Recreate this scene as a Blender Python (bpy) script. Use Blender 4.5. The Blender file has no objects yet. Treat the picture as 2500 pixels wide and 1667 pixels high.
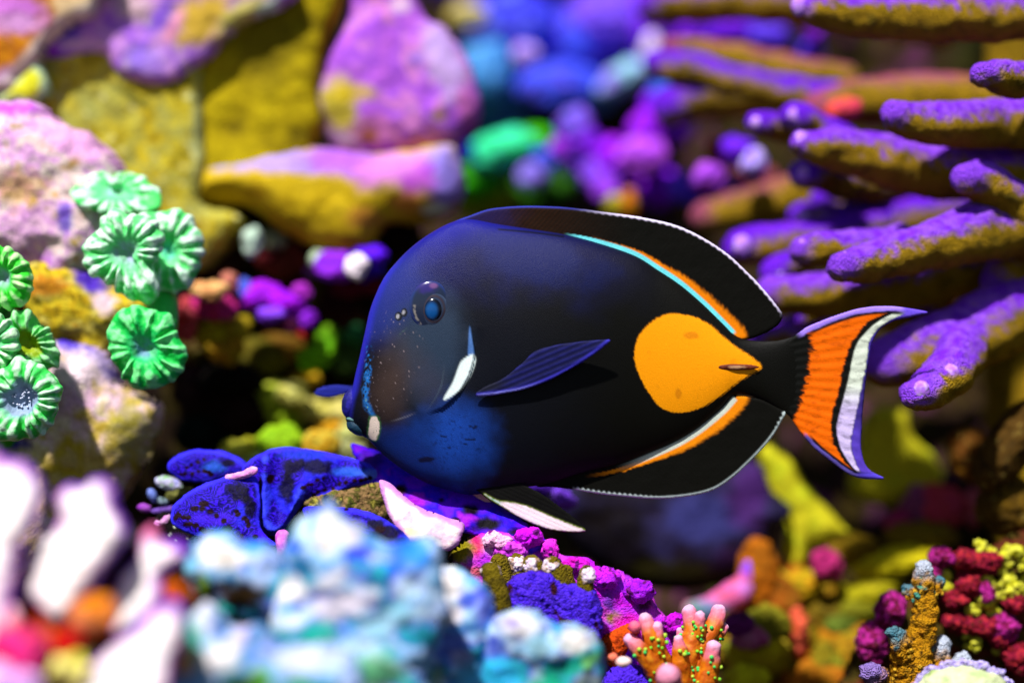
import bpy, bmesh, math
import numpy as np

# ------------------------------------------------------------------ camera, sky, sun, exposure
SC = bpy.context.scene
S = 0.00014            # metres per photograph pixel in the plane of the fish
D = 0.60               # camera to fish, metres
Z0 = 0.20              # height of the camera above the tank floor
cam_d = bpy.data.cameras.new('camera'); cam = bpy.data.objects.new('camera', cam_d)
SC.collection.objects.link(cam); SC.camera = cam
cam.location = (0, -D, Z0); cam.rotation_euler = (math.radians(90), 0, 0)
cam_d.sensor_width = 36.0; cam_d.lens = 36.0 * D / (2500 * S)
cam_d.clip_start = 0.01; cam_d.clip_end = 50
cam_d.dof.use_dof = True; cam_d.dof.focus_distance = D - 0.008; cam_d.dof.aperture_fstop = 2.5
cam_d.dof.aperture_blades = 0

SUN_EL, SUN_AZ = math.radians(58), math.radians(-155)     # from above, left and behind the camera
wd = bpy.data.worlds.new('World'); SC.world = wd; wd.use_nodes = True
nt = wd.node_tree; sky = nt.nodes.new('ShaderNodeTexSky'); sky.sky_type = 'NISHITA'; sky.sun_disc = False
sky.sun_elevation = SUN_EL; sky.sun_rotation = SUN_AZ
nt.links.new(sky.outputs[0], nt.nodes['Background'].inputs[0]); nt.nodes['Background'].inputs[1].default_value = 0.05
sun_d = bpy.data.lights.new('sun', 'SUN'); sun = bpy.data.objects.new('sun', sun_d); SC.collection.objects.link(sun)
sun_d.energy = 5.0; sun_d.angle = math.radians(2.0); sun_d.color = (1.0, 0.94, 0.93)
from mathutils import Vector
sv = Vector((math.sin(SUN_AZ) * math.cos(SUN_EL), math.cos(SUN_AZ) * math.cos(SUN_EL), math.sin(SUN_EL)))
sun.rotation_euler = sv.to_track_quat('Z', 'Y').to_euler(); sun.location = sv * 3
vs = SC.view_settings; vs.view_transform = 'Standard'; vs.look = 'None'; vs.exposure = 0.66; vs.gamma = 1; vs.use_curve_mapping = False
SC.render.engine = 'CYCLES'; SC.cycles.use_denoising = True; SC.cycles.max_bounces = 6
SC.cycles.sample_clamp_indirect = 4; SC.cycles.caustics_reflective = False; SC.cycles.caustics_refractive = False

# ------------------------------------------------------------------ small tools
def lin(c):
    c = np.asarray(c, float) / 255.0
    return np.where(c <= 0.04045, c / 12.92, ((c + 0.055) / 1.055) ** 2.4)
GAIN = 0.86
def A(c): return lin(c) * GAIN
def W(px, py, y):
    """a photograph pixel on the plane at depth y -> metres"""
    k = S * (D + np.asarray(y, float)) / D
    return np.stack(np.broadcast_arrays((np.asarray(px, float) - 1250) * k, np.asarray(y, float), Z0 + (833.5 - np.asarray(py, float)) * k), -1)
rng0 = np.random.RandomState(7)
PERM = np.concatenate([rng0.permutation(256)] * 3)
GR = rng0.normal(size=(256, 3)); GR /= np.linalg.norm(GR, axis=1)[:, None]
def pn(P):
    i = np.floor(P).astype(int); f = P - i; u = f * f * f * (f * (f * 6 - 15) + 10); i &= 255
    r = 0
    for dx in (0, 1):
        for dy in (0, 1):
            for dz in (0, 1):
                h = PERM[PERM[PERM[(i[:, 0] + dx) & 255] + ((i[:, 1] + dy) & 255)] + ((i[:, 2] + dz) & 255)]
                g = GR[h]
                d = g[:, 0] * (f[:, 0] - dx) + g[:, 1] * (f[:, 1] - dy) + g[:, 2] * (f[:, 2] - dz)
                r = r + d * (u[:, 0] if dx else 1 - u[:, 0]) * (u[:, 1] if dy else 1 - u[:, 1]) * (u[:, 2] if dz else 1 - u[:, 2])
    return r * 1.5
def fbm(P, px, octv=3, seed=0):
    """noise with features about px photograph pixels across"""
    Q = P / (px * S) + seed * 17.31; r = 0; a = 1.0; t = 0
    for k in range(octv):
        r = r + a * pn(Q); t += a; Q = Q * 2.03 + 5.2; a *= 0.5
    return r / t * 1.4
def sm(a, b, x):
    t = np.clip((x - a) / (b - a + (np.abs(b - a) < 1e-9) * 1e-9), 0, 1); return t * t * (3 - 2 * t)
def mixc(C, c, m):
    return C * (1 - m[:, None]) + np.asarray(c) * m[:, None]
def spline(P, n=10, closed=False):
    P = np.asarray(P, float); m = len(P); out = []
    for i in range(m if closed else m - 1):
        if closed: a, b, c, d = P[i - 1], P[i], P[(i + 1) % m], P[(i + 2) % m]
        else: a, b, c, d = P[max(i - 1, 0)], P[i], P[i + 1], P[min(i + 2, m - 1)]
        for t in np.arange(n) / n:
            out.append(0.5 * (2 * b + (c - a) * t + (2 * a - 5 * b + 4 * c - d) * t * t + (3 * b - a - 3 * c + d) * t ** 3))
    if not closed: out.append(P[-1])
    return np.array(out)
def near_line(U, L, closed=False):
    """distance from points U to polyline L, nearest point, side (+ left of travel), running length 0..1"""
    L = np.asarray(L, float); B = np.vstack([L, L[:1]]) if closed else L
    best = np.full(len(U), 1e18); q = np.zeros_like(U); side = np.zeros(len(U)); run = np.zeros(len(U))
    seg = np.linalg.norm(B[1:] - B[:-1], axis=1); cum = np.concatenate([[0], np.cumsum(seg)]); tot = cum[-1] + 1e-9
    for k in range(len(B) - 1):
        a, e = B[k], B[k + 1] - B[k]; l2 = e @ e + 1e-12
        t = np.clip(((U - a) @ e) / l2, 0, 1); p = a + t[:, None] * e; d = ((U - p) ** 2).sum(1)
        w = d < best; best[w] = d[w]; q[w] = p[w]; run[w] = (cum[k] + t[w] * seg[k]) / tot
        side[w] = np.sign(e[0] * (U[w, 1] - a[1]) - e[1] * (U[w, 0] - a[0]))
    return np.sqrt(best), q, side, run
def inside(U, L):
    r = np.zeros(len(U), bool); n = len(L)
    for k in range(n):
        a, b = L[k], L[(k + 1) % n]
        if a[1] == b[1]: continue
        c = (a[1] > U[:, 1]) != (b[1] > U[:, 1])
        r ^= c & (U[:, 0] < (b[0] - a[0]) * (U[:, 1] - a[1]) / (b[1] - a[1]) + a[0])
    return r
def vnormals(V, F):
    N = np.zeros_like(V); F = np.asarray(F)
    if F.shape[1] == 4: n = np.cross(V[F[:, 2]] - V[F[:, 0]], V[F[:, 3]] - V[F[:, 1]])
    else: n = np.cross(V[F[:, 1]] - V[F[:, 0]], V[F[:, 2]] - V[F[:, 0]])
    for k in range(F.shape[1]): np.add.at(N, F[:, k], n)
    return N / (np.linalg.norm(N, axis=1)[:, None] + 1e-20)

# ------------------------------------------------------------------ materials
MATS = {}
def material(name, rough=0.6, bump=(0.0, 1), vary=0.12, vscale=900, spec=0.4, bkind='noise', coat=0, sss=0, trans=0, sheen=0):
    m = bpy.data.materials.new(name); m.use_nodes = True; n = m.node_tree.nodes; l = m.node_tree.links; p = n['Principled BSDF']
    at = n.new('ShaderNodeAttribute'); at.attribute_name = 'Col'
    tc = n.new('ShaderNodeTexCoord')
    nz = n.new('ShaderNodeTexNoise'); nz.inputs['Scale'].default_value = vscale; nz.inputs['Detail'].default_value = 4
    l.new(tc.outputs['Object'], nz.inputs['Vector'])
    mr = n.new('ShaderNodeMapRange'); mr.inputs[1].default_value = 0.3; mr.inputs[2].default_value = 0.7
    mr.inputs[3].default_value = 1 - vary; mr.inputs[4].default_value = 1 + vary; l.new(nz.outputs[0], mr.inputs[0])
    mx = n.new('ShaderNodeVectorMath'); mx.operation = 'SCALE'; l.new(at.outputs['Color'], mx.inputs[0]); l.new(mr.outputs[0], mx.inputs['Scale'])
    l.new(mx.outputs[0], p.inputs['Base Color'])
    p.inputs['Roughness'].default_value = rough; p.inputs['Specular IOR Level'].default_value = spec
    p.inputs['Coat Weight'].default_value = coat; p.inputs['Coat Roughness'].default_value = 0.15
    p.inputs['Sheen Weight'].default_value = sheen
    if sss:
        p.inputs['Subsurface Weight'].default_value = sss; p.inputs['Subsurface Radius'].default_value = (0.002, 0.002, 0.002); p.inputs['Subsurface Scale'].default_value = 1.0
    if bump[0]:
        if bkind == 'vor':
            t = n.new('ShaderNodeTexVoronoi'); t.inputs['Scale'].default_value = bump[1]; o = t.outputs['Distance']
        else:
            t = n.new('ShaderNodeTexNoise'); t.inputs['Scale'].default_value = bump[1]; t.inputs['Detail'].default_value = 5; o = t.outputs[0]
        l.new(tc.outputs['Object'], t.inputs['Vector'])
        b = n.new('ShaderNodeBump'); b.inputs['Strength'].default_value = bump[0]; b.inputs['Distance'].default_value = 0.0012
        if bkind == 'vor': b.invert = True
        l.new(o, b.inputs['Height']); l.new(b.outputs[0], p.inputs['Normal'])
    if trans:
        tr = n.new('ShaderNodeBsdfTranslucent'); l.new(mx.outputs[0], tr.inputs[0]); ad = n.new('ShaderNodeMixShader'); ad.inputs[0].default_value = trans
        l.new(p.outputs[0], ad.inputs[1]); l.new(tr.outputs[0], ad.inputs[2]); l.new(ad.outputs[0], n['Material Output'].inputs[0])
    MATS[name] = m
material('rock', 0.9, (0.7, 700), 0.22, 500, 0.08)
material('crust', 0.85, (0.8, 1100), 0.25, 1300, 0.1)
material('stag', 0.75, (0.9, 1500), 0.25, 1800, 0.08, 'vor')
material('flesh', 0.5, (0.25, 900), 0.08, 900, 0.2)
material('mantle', 0.55, (0.3, 1500), 0.12, 1500, 0.06)
material('skin', 0.42, (0.22, 3800), 0.15, 4500, 0.1, 'vor')
material('fin', 0.6, (0.12, 2500), 0.1, 2500, 0.06)
material('eye', 0.2, (0, 1), 0.05, 2500, 0.3, coat=0.2)
material('soft', 0.75, (0.5, 500), 0.16, 350, 0.1)

# ------------------------------------------------------------------ scene graph
def thing(name, label, cat, loc, group=None, kind=None):
    o = bpy.data.objects.new(name, None); SC.collection.objects.link(o); o.location = tuple(loc); o.empty_display_size = 0.01
    tag(o, label, cat, group, kind); return o
def tag(o, label=None, cat=None, group=None, kind=None):
    if cat and not kind: kind = 'thing'
    for k, v in (('label', label), ('category', cat), ('group', group), ('kind', kind)):
        if v: o[k] = v
    return o
def origin(o):
    r = np.zeros(3)
    while o is not None: r += np.array(o.location); o = o.parent
    return r
def build(name, V, F, C, mat, parent=None, tags=None):
    V = np.asarray(V, float)
    if parent is not None: org = origin(parent)
    else: org = np.array([V[:, 0].mean(), V[:, 1].mean(), V[:, 2].min()])
    me = bpy.data.meshes.new(name); F = np.asarray(F)
    nv, nf, k = len(V), len(F), F.shape[1]
    me.vertices.add(nv); me.vertices.foreach_set('co', (V - org).astype(np.float32).ravel())
    me.loops.add(nf * k); me.loops.foreach_set('vertex_index', F.astype(np.int32).ravel())
    me.polygons.add(nf); me.polygons.foreach_set('loop_start', np.arange(0, nf * k, k, dtype=np.int32))
    me.polygons.foreach_set('use_smooth', np.ones(nf, bool))
    me.update(calc_edges=True); me.validate()
    ca = me.color_attributes.new('Col', 'FLOAT_COLOR', 'POINT')
    cc = np.ones((nv, 4), np.float32); cc[:, :3] = np.clip(C, 0.0008, 0.95); ca.data.foreach_set('color', cc.ravel())
    me.materials.append(MATS[mat])
    o = bpy.data.objects.new(name, me); SC.collection.objects.link(o)
    if parent is not None: o.parent = parent
    else: o.location = tuple(org)
    if tags: tag(o, *tags)
    return o

# ------------------------------------------------------------------ colouring
def paint(V, N, y, base, size=60, seed=0, top=None, patches=(), speck=None, oct=3):
    """base: colours mixed by noise. top: (colour(s), lo, hi, noise, size) colour laid on the side facing up.
    patches: (px, py, rx, ry, colour, strength[, angle]) colour patches with a place of their own on the thing, a few of them painted shade or highlight. speck: (colour, size, threshold)"""
    t = np.clip(0.5 + 0.75 * fbm(V, size, oct, seed), 0, 0.9999) * (len(base) - 1)
    i = t.astype(int); f = (t - i)[:, None]; f = f * f * (3 - 2 * f)
    B = np.array([A(c) for c in base] + [A(base[-1])]); C = B[i] * (1 - f) + B[i + 1] * f
    if patches:
        k = S * (D + y) / D; px = V[:, 0] / k + 1250; py = 833.5 - (V[:, 2] - Z0) / k
        wob = fbm(V, size * 0.7, 3, seed + 3); wf_ = 0.22 * fbm(V, 15, 2, seed + 31)
        for pa in patches:
            x0, y0, rx, ry, c, st = pa[:6]; an = math.radians(pa[6]) if len(pa) > 6 else 0
            dx, dy = px - x0, py - y0; a = dx * math.cos(an) + dy * math.sin(an); b = -dx * math.sin(an) + dy * math.cos(an)
            q = np.sqrt((a / rx) ** 2 + (b / ry) ** 2) + wob * 0.45
            C = mixc(C, A(c), sm(1.3, 0.5, q + wf_) * st)
    if top is not None:
        cs, lo, hi, na, ns = top
        tn = fbm(V, ns, 3, seed + 9); m = sm(lo, hi, N[:, 2] + na * tn)
        if isinstance(cs[0], (tuple, list)):
            w = sm(-0.5, 0.5, fbm(V, ns * 1.6, 2, seed + 12))[:, None]; tc = A(cs[0]) * (1 - w) + A(cs[1]) * w
            C = C * (1 - m[:, None]) + tc * m[:, None]
        else: C = mixc(C, A(cs), m)
    if speck: C = mixc(C, A(speck[0]), sm(speck[2], speck[2] + 0.15, fbm(V, speck[1], 2, seed + 20)))
    return C

# ------------------------------------------------------------------ shapes
ICO = {}
def ico(n):
    if n not in ICO:
        b = bmesh.new(); bmesh.ops.create_icosphere(b, subdivisions=n, radius=1)
        ICO[n] = (np.array([v.co[:] for v in b.verts]), np.array([[v.index for v in f.verts] for f in b.faces])); b.free()
    return ICO[n]
def lump(px, py, y, rx, ry, rd=None, noise=((60, 8),), seed=0, res=5, ang=0):
    """an uneven rounded body; radii in photograph pixels at its own depth"""
    U, F = ico(res); rd = rd or min(rx, ry); k = S * (D + y) / D
    P = U * np.array([rx, rd, ry]) * k
    a = math.radians(-ang); P = np.stack([P[:, 0] * math.cos(a) - P[:, 2] * math.sin(a), P[:, 1], P[:, 0] * math.sin(a) + P[:, 2] * math.cos(a)], 1)
    V = P + W(px, py, y)
    N = vnormals(V, F)
    for (s_, a_) in noise: V = V + N * (fbm(V, s_, 3, seed) * a_ * S)[:, None]
    return V, F, vnormals(V, F)
def tube(path, noise=((40, 4),), seed=0, sides=28, step=0.3, cap0=True, cap1=True):
    """path: (px, py, depth, radius px) control points; rounded ends"""
    P = spline(path, 12); d = np.linalg.norm(np.diff(P[:, :3] * [1, 1, 7000], axis=0), axis=1); cum = np.concatenate([[0], np.cumsum(d)])
    n = max(8, int(cum[-1] / (max(P[:, 3].mean(), 3) * step))); s = np.linspace(0, cum[-1], n)
    Q = np.stack([np.interp(s, cum, P[:, i]) for i in range(4)], 1)
    C = W(Q[:, 0], Q[:, 1], Q[:, 2]); R = Q[:, 3] * S * (D + Q[:, 2]) / D
    T = np.gradient(C, axis=0); T /= np.linalg.norm(T, axis=1)[:, None]
    rings, rr, off = [], [], []
    m = 7
    if cap0:
        for j in range(m): a = math.pi / 2 * (j + 0.35) / m; rings.append(0); rr.append(math.sin(a)); off.append(-math.cos(a))
    for j in range(n): rings.append(j); rr.append(1); off.append(0)
    if cap1:
        for j in range(m - 1, -1, -1): a = math.pi / 2 * (j + 0.35) / m; rings.append(n - 1); rr.append(math.sin(a)); off.append(math.cos(a))
    up = np.array([0, 1.0, 0.2]); V = []
    th = np.arange(sides) / sides * 2 * math.pi
    for j, r, o in zip(rings, rr, off):
        t = T[j]; e1 = np.cross(up, t); e1 /= np.linalg.norm(e1) + 1e-12; e2 = np.cross(t, e1)
        V.append(C[j] + t * o * R[j] + (np.cos(th)[:, None] * e1 + np.sin(th)[:, None] * e2) * (r * R[j]))
    nr = len(V); V = np.concatenate(V)
    F = []
    i = np.arange(nr - 1)[:, None] * sides; a = np.arange(sides)[None]; b = (a + 1) % sides
    F = np.stack([i + a, i + b, i + sides + b, i + sides + a], -1).reshape(-1, 4)
    fan = []
    for base, rev in ((0, True), ((nr - 1) * sides, False)):
        for q in range(1, sides // 2):
            f = [base + q - 1, base + q, base + sides - 1 - q, (base + sides - q) if q > 0 else base]
            f = [base + (q - 1), base + q, base + (sides - 1 - q), base + (sides - q) % sides] if q > 0 else f
            fan.append(f[::-1] if rev else f)
    F = np.vstack([F, np.array(fan)])
    N = vnormals(V, F)
    if (N * (V - C[np.clip(np.repeat(rings, sides), 0, n - 1)])).sum() < 0: F = F[:, ::-1]; N = -N
    for (s_, a_) in noise: V = V + N * (fbm(V, s_, 2, seed) * a_ * S)[:, None]
    along = np.repeat(np.array([Q[j, 0] * 0 + s[j] + o * Q[j, 3] for j, o in zip(rings, off)]), sides)
    return V, F, vnormals(V, F), along
def slab(poly, y, front, back=None, edge=None, step=8, noise=((80, 10),), seed=0, lean=(0, 0), smooth=True, ripple=None):
    """a body with the given outline (photograph pixels), rounded towards the front and the back"""
    L = spline(poly, 8, True) if smooth else np.asarray(poly, float)
    back = front if back is None else back
    lo, hi = L.min(0) - step, L.max(0) + step
    gx = np.arange(lo[0], hi[0] + step, step); gy = np.arange(lo[1], hi[1] + step, step)
    GX, GY = np.meshgrid(gx, gy); U = np.stack([GX.ravel(), GY.ravel()], 1)
    d, q, _, _ = near_line(U, L, True); ins = inside(U, L); sd = np.where(ins, d, -d)
    snap = sd < 0.4 * step; ok = sd > -0.75 * step
    nx, ny = len(gx), len(gy); i = (np.arange(ny - 1)[:, None] * nx + np.arange(nx - 1)[None]).ravel()
    Q = np.stack([i, i + nx, i + nx + 1, i + 1], 1)
    Q = Q[ok[Q].all(1) & (ins[Q].sum(1) >= 1) & (~snap[Q]).any(1)]
    U = np.where(snap[:, None], q, U); sd = np.where(snap, 0, sd)
    edge = edge or min(hi - lo) * 0.35
    t = np.clip(sd / edge, 0, 1); h = np.sqrt(np.clip(1 - (1 - t) ** 2, 0, 1))
    ctr = (lo + hi) / 2
    rip = ripple(U, sd) if ripple else 0
    base = y + ((U[:, 0] - ctr[0]) * lean[0] + (U[:, 1] - ctr[1]) * lean[1]) * S
    yf = base - (front * h + rip * (h > 0)) * S; yb = base + back * h * S
    k = S * (D + y) / D
    Vf = np.stack([(U[:, 0] - 1250) * k, yf, Z0 + (833.5 - U[:, 1]) * k], 1); Vb = Vf.copy(); Vb[:, 1] = yb
    used = np.unique(Q); mp = -np.ones(len(U), int); mp[used] = np.arange(len(used))
    inner = used[sd[used] > 0]; mb = mp.copy(); mb[inner] = len(used) + np.arange(len(inner))
    V = np.vstack([Vf[used], Vb[inner]]); F = np.vstack([mp[Q], mb[Q][:, ::-1]])
    UU = np.vstack([U[used], U[inner]]); dd = np.concatenate([sd[used], sd[inner]])
    N = vnormals(V, F)
    if (N[:len(used), 1].mean()) > 0: F = F[:, ::-1]; N = -N
    for (s_, a_) in noise: V = V + N * (fbm(V, s_, 3, seed) * a_ * S)[:, None]
    return V, F, vnormals(V, F), UU, dd

# ------------------------------------------------------------------ the reef slope behind and below everything
def reef_slope():
    prof = spline([(-1.2, -0.190), (-0.5, -0.188), (-0.1, -0.182), (0.06, -0.165), (0.16, -0.140), (0.26, -0.095), (0.36, -0.02), (0.42, 0.07), (0.45, 0.2), (0.48, 0.45), (0.6, 0.9)], 26)
    xs = np.concatenate([np.linspace(-2.2, -0.42, 40)[:-1], np.linspace(-0.42, 0.42, 300), np.linspace(0.42, 2.2, 40)[1:]])
    X, T = np.meshgrid(xs, np.arange(len(prof)))
    V = np.stack([X.ravel(), prof[T.ravel(), 0], Z0 + prof[T.ravel(), 1]], 1)
    V[:, 1] -= sm(-0.05, -0.30, V[:, 0]) * 0.13 * sm(0.0, 0.3, V[:, 1])
    V[:, 1] -= sm(0.12, 0.35, V[:, 0]) * 0.10 * sm(0.0, 0.3, V[:, 1])
    nx = len(xs); i = (np.arange(len(prof) - 1)[:, None] * nx + np.arange(nx - 1)[None]).ravel()
    F = np.stack([i, i + 1, i + nx + 1, i + nx], 1); N = vnormals(V, F)
    V = V + N * (fbm(V, 420, 4, 3) * 0.030 + fbm(V, 120, 3, 5) * 0.010)[:, None]
    N = vnormals(V, F)
    C = paint(V, N, 0.3, [(8, 5, 4), (34, 24, 8), (56, 46, 10), (28, 8, 14), (48, 50, 10), (10, 8, 5)], 150, 4,
              speck=((100, 40, 90), 90, 0.42))
    o = build('reef_slope', V, F, C, 'rock', None); tag(o, 'dark olive and brown reef slope behind and below the corals', None, None, 'structure')
reef_slope()

# ------------------------------------------------------------------ rocks and plate corals, upper left
LIL, PUR, VIO, PNK, YEL, OLV, CRM = (176, 118, 226), (150, 62, 226), (74, 44, 214), (226, 140, 214), (206, 176, 22), (150, 138, 30), (236, 222, 214)
def rock(name, label, cat, poly, y, front, back, base, size=60, seed=0, edge=None, step=8, noise=((140, 14), (40, 5)), top=None, patches=(), lean=(0, 0), mat='crust', speck=None, rim=None, parent=None):
    V, F, N, U, d = slab(poly, y, front, back, edge, step, noise, seed, lean)
    C = paint(V, N, y, base, size, seed, top, patches, speck)
    if rim: C = mixc(C, A(rim[0]), sm(rim[1], rim[1] * 0.3, d + fbm(V, 60, 2, seed + 5) * rim[1] * 0.6) * rim[2])
    if parent: return build(name, V, F, C, mat, parent)
    return build(name, V, F, C, mat, None, (label, cat))

rock('plate_coral', 'lilac plate coral with yellow patch and wavy lower edge over olive slab', 'coral',
     [(86, 140), (107, 107), (143, 79), (186, 46), (221, 36), (240, -10), (300, -90), (640, -110), (730, -40), (696, 11), (643, 36), (589, 61), (550, 100), (518, 136), (475, 164), (439, 200), (393, 205), (339, 196), (293, 182), (271, 157), (250, 138), (200, 134), (150, 143)],
     0.110, 26, 260, [LIL, (190, 130, 222), (206, 150, 216), (160, 96, 222), (206, 176, 190)], 80, 1, edge=34,
     patches=[(500, 50, 95, 70, (202, 168, 20), 0.95, -40), (590, 40, 80, 30, (214, 206, 90), 0.9, -35), (140, 100, 70, 40, (70, 36, 206), 0.9, -35), (120, 120, 30, 20, (170, 50, 220), 0.8), (430, 70, 45, 16, (236, 150, 196), 0.8, -60), (395, 50, 22, 60, (110, 70, 214), 0.7, 30), (330, 25, 50, 40, (214, 190, 170), 0.7), (360, 150, 60, 40, (140, 120, 226), 0.6), (200, 112, 60, 14, (230, 190, 220), 0.8), (660, 20, 40, 14, (214, 240, 214), 0.9, -35)])
rock('encrusted_rock', 'orange brown rock with lumpy pink frosting and pale edge in upper corner', 'rock',
     [(-420, -60), (250, -60), (238, 8), (222, 38), (186, 48), (142, 78), (112, 108), (88, 148), (44, 188), (0, 222), (-420, 260)],
     0.100, 26, 240, [(176, 104, 10), (196, 130, 14), (150, 80, 8), (206, 150, 40)], 40, 2, edge=26, noise=((120, 10), (22, 5)),
     patches=[(20, 30, 110, 50, (206, 120, 214), 1, 10), (40, 60, 80, 26, (226, 170, 224), 0.8), (190, 20, 60, 40, (224, 200, 150), 0.9), (10, 200, 60, 24, (210, 170, 220), 0.9, -30)], rim=((226, 214, 200), 26, 0.9))
rock('yellow_lobe', 'small yellow green coral lobe with pale mint rim under corner rock', 'coral',
     [(-60, 270), (0, 236), (40, 190), (80, 153), (100, 162), (117, 208), (106, 240), (70, 258), (20, 256)], 0.102, 30, 120,
     [(200, 206, 20), (216, 220, 40), (196, 190, 30)], 40, 3, step=5, noise=((60, 5),), mat='soft', rim=((190, 230, 196), 20, 0.9))
rock('pink_rock', 'pink and cream coralline rock spotted with yellow behind the green polyps', 'rock',
     [(-420, 262), (30, 258), (90, 258), (112, 275), (160, 306), (215, 322), (262, 368), (294, 420), (312, 480), (302, 600), (262, 668), (200, 706), (120, 694), (60, 660), (-420, 690)],
     0.058, 110, 240, [(196, 150, 30), (228, 196, 196), (236, 214, 206), (214, 150, 216), (232, 200, 214), (190, 160, 60)], 55, 4, edge=120, noise=((120, 20), (34, 9)),
     patches=[(40, 270, 90, 22, (190, 60, 220), 0.9), (190, 350, 110, 40, (226, 160, 214), 0.8, 30), (100, 560, 70, 60, (224, 160, 220), 0.6), (60, 640, 90, 30, (170, 96, 214), 0.7), (185, 540, 20, 40, (60, 30, 190), 0.8), (70, 470, 70, 50, (196, 150, 30), 0.7)])
rock('mossy_rock', 'yellow mossy rock with dark green pits below the green polyps', 'rock',
     [(50, 640), (120, 620), (210, 636), (300, 700), (410, 700), (410, 770), (300, 830), (290, 930), (240, 900), (180, 860), (110, 850), (70, 790)],
     0.055, 90, 240, [(60, 60, 16), (196, 160, 20), (214, 190, 40), (150, 130, 30), (216, 200, 90), (196, 150, 24)], 38, 6, edge=80, noise=((90, 14), (26, 7)),
     patches=[(235, 690, 55, 22, (70, 26, 190), 0.95, 40), (270, 740, 34, 26, (230, 200, 214), 0.9, 40), (130, 700, 60, 26, (214, 130, 30), 0.8)])
rock('cream_rock', 'cream and pink rock with violet ridge fading to yellow moss at its foot', 'rock',
     [(120, 860), (140, 830), (200, 830), (262, 866), (292, 930), (336, 962), (392, 1000), (372, 1080), (332, 1165), (282, 1230), (200, 1300), (100, 1400), (-420, 1420), (-420, 1060), (60, 1000)],
     0.045, 100, 260, [(200, 176, 60), (230, 214, 190), (224, 190, 206), (206, 180, 90), (180, 150, 40)], 60, 7, edge=110, noise=((130, 18), (30, 7)),
     patches=[(200, 850, 90, 20, (66, 36, 190), 1, 25), (270, 900, 40, 16, (66, 36, 190), 0.9, 50), (200, 900, 80, 50, (236, 214, 224), 0.9), (180, 970, 70, 40, (206, 150, 200), 0.6), (330, 1060, 60, 90, (156, 150, 50), 0.8), (200, 1150, 130, 110, (176, 150, 30), 0.85), (40, 1085, 60, 30, (24, 26, 140), 0.95), (60, 1120, 80, 30, (216, 196, 90), 0.7)])
rock('olive_slab', 'flat olive yellow rock slab with pale pits under the lilac plate', 'rock',
     [(100, 130), (250, 110), (480, 90), (492, 250), (500, 430), (498, 500), (590, 528), (566, 580), (500, 650), (460, 660), (300, 640), (220, 420), (100, 300)],
     0.116, 40, 260, [(120, 110, 20), (176, 160, 36), (196, 182, 50), (160, 160, 76), (196, 176, 34), (140, 120, 22)], 70, 8, edge=40, noise=((120, 9), (40, 5)),
     patches=[(240, 260, 90, 60, (150, 156, 80), 0.6), (485, 340, 12, 140, (190, 200, 130), 0.8), (330, 240, 60, 14, (80, 80, 16), 0.8, 35)], speck=((214, 216, 150), 34, 0.5), mat='rock')
rock('olive_wall_rock', 'smooth olive brown rock face between lilac plate and violet boulder', 'rock',
     [(470, 110), (560, 60), (700, -40), (740, -90), (850, -90), (776, 180), (776, 330), (690, 440), (500, 480), (480, 300)],
     0.122, 44, 240, [(120, 104, 10), (170, 150, 12), (186, 166, 16), (150, 130, 12)], 160, 9, edge=60, noise=((160, 14), (50, 4)), mat='rock', step=10,
     patches=[(660, 120, 80, 130, (100, 88, 10), 0.8, 30)])  # darker patch paints in the shadow cast by the lilac plate
rock('violet_boulder', 'rounded boulder crusted violet and pink with yellow patch on the ledge', 'rock',
     [(746, 229), (764, 195), (786, 150), (816, 100), (840, 43), (870, -60), (940, -100), (1010, -20), (1040, 40), (1090, 76), (1130, 124), (1156, 171), (1173, 229), (1170, 296), (1138, 342), (1100, 372), (980, 400), (857, 392), (812, 357), (784, 321), (757, 279)],
     0.134, 110, 200, [(150, 60, 220), (190, 100, 222), (166, 84, 224), (214, 130, 206), (176, 120, 230)], 75, 10, edge=110, noise=((120, 12), (40, 5)), step=9,
     patches=[(835, 280, 50, 90, (190, 176, 14), 0.95, -15), (870, 240, 60, 24, (196, 170, 20), 0.8), (1090, 160, 50, 110, (196, 170, 226), 0.85, -20), (930, 330, 70, 36, (206, 120, 170), 0.8), (905, 340, 24, 14, (170, 100, 10), 0.9), (985, 25, 26, 20, (236, 200, 230), 0.9), (1140, 270, 26, 60, (214, 110, 190), 0.8), (1075, 295, 26, 16, (140, 116, 10), 0.9), (760, 260, 22, 90, (226, 206, 230), 0.7, -10), (800, 345, 60, 22, (220, 180, 230), 0.6)])
rock('coral_ledge', 'broad yellow coral ledge with lilac upper face jutting over dark crevice', 'coral',
     [(478, 430), (520, 398), (640, 372), (760, 362), (880, 372), (1000, 366), (1100, 350), (1124, 390), (1134, 450), (1124, 500), (1070, 535), (960, 545), (930, 570), (898, 612), (840, 626), (760, 606), (680, 562), (620, 516), (550, 502), (484, 497)],
     0.125, 110, 220, [(170, 140, 10), (198, 168, 18), (206, 176, 26), (190, 150, 14)], 90, 11, edge=90, noise=((140, 12), (44, 5)),
     patches=[(660, 398, 170, 30, (176, 150, 230), 1), (760, 410, 60, 24, (160, 130, 226), 0.9), (860, 400, 110, 44, (170, 96, 220), 1, 8), (970, 420, 90, 50, (214, 130, 214), 1, -10), (1090, 440, 50, 90, (150, 130, 226), 1), (1030, 450, 50, 40, (180, 60, 210), 0.8), (1000, 500, 60, 26, (206, 110, 50), 0.7), (1070, 515, 40, 14, (214, 230, 200), 0.9), (900, 540, 50, 30, (196, 100, 60), 0.5), (555, 400, 50, 24, (150, 150, 230), 0.8)])
V, F, N, al = tube([(752, -90, 0.17, 44), (756, 10, 0.165, 40), (762, 60, 0.16, 34), (750, 120, 0.16, 22)], seed=5)
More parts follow.
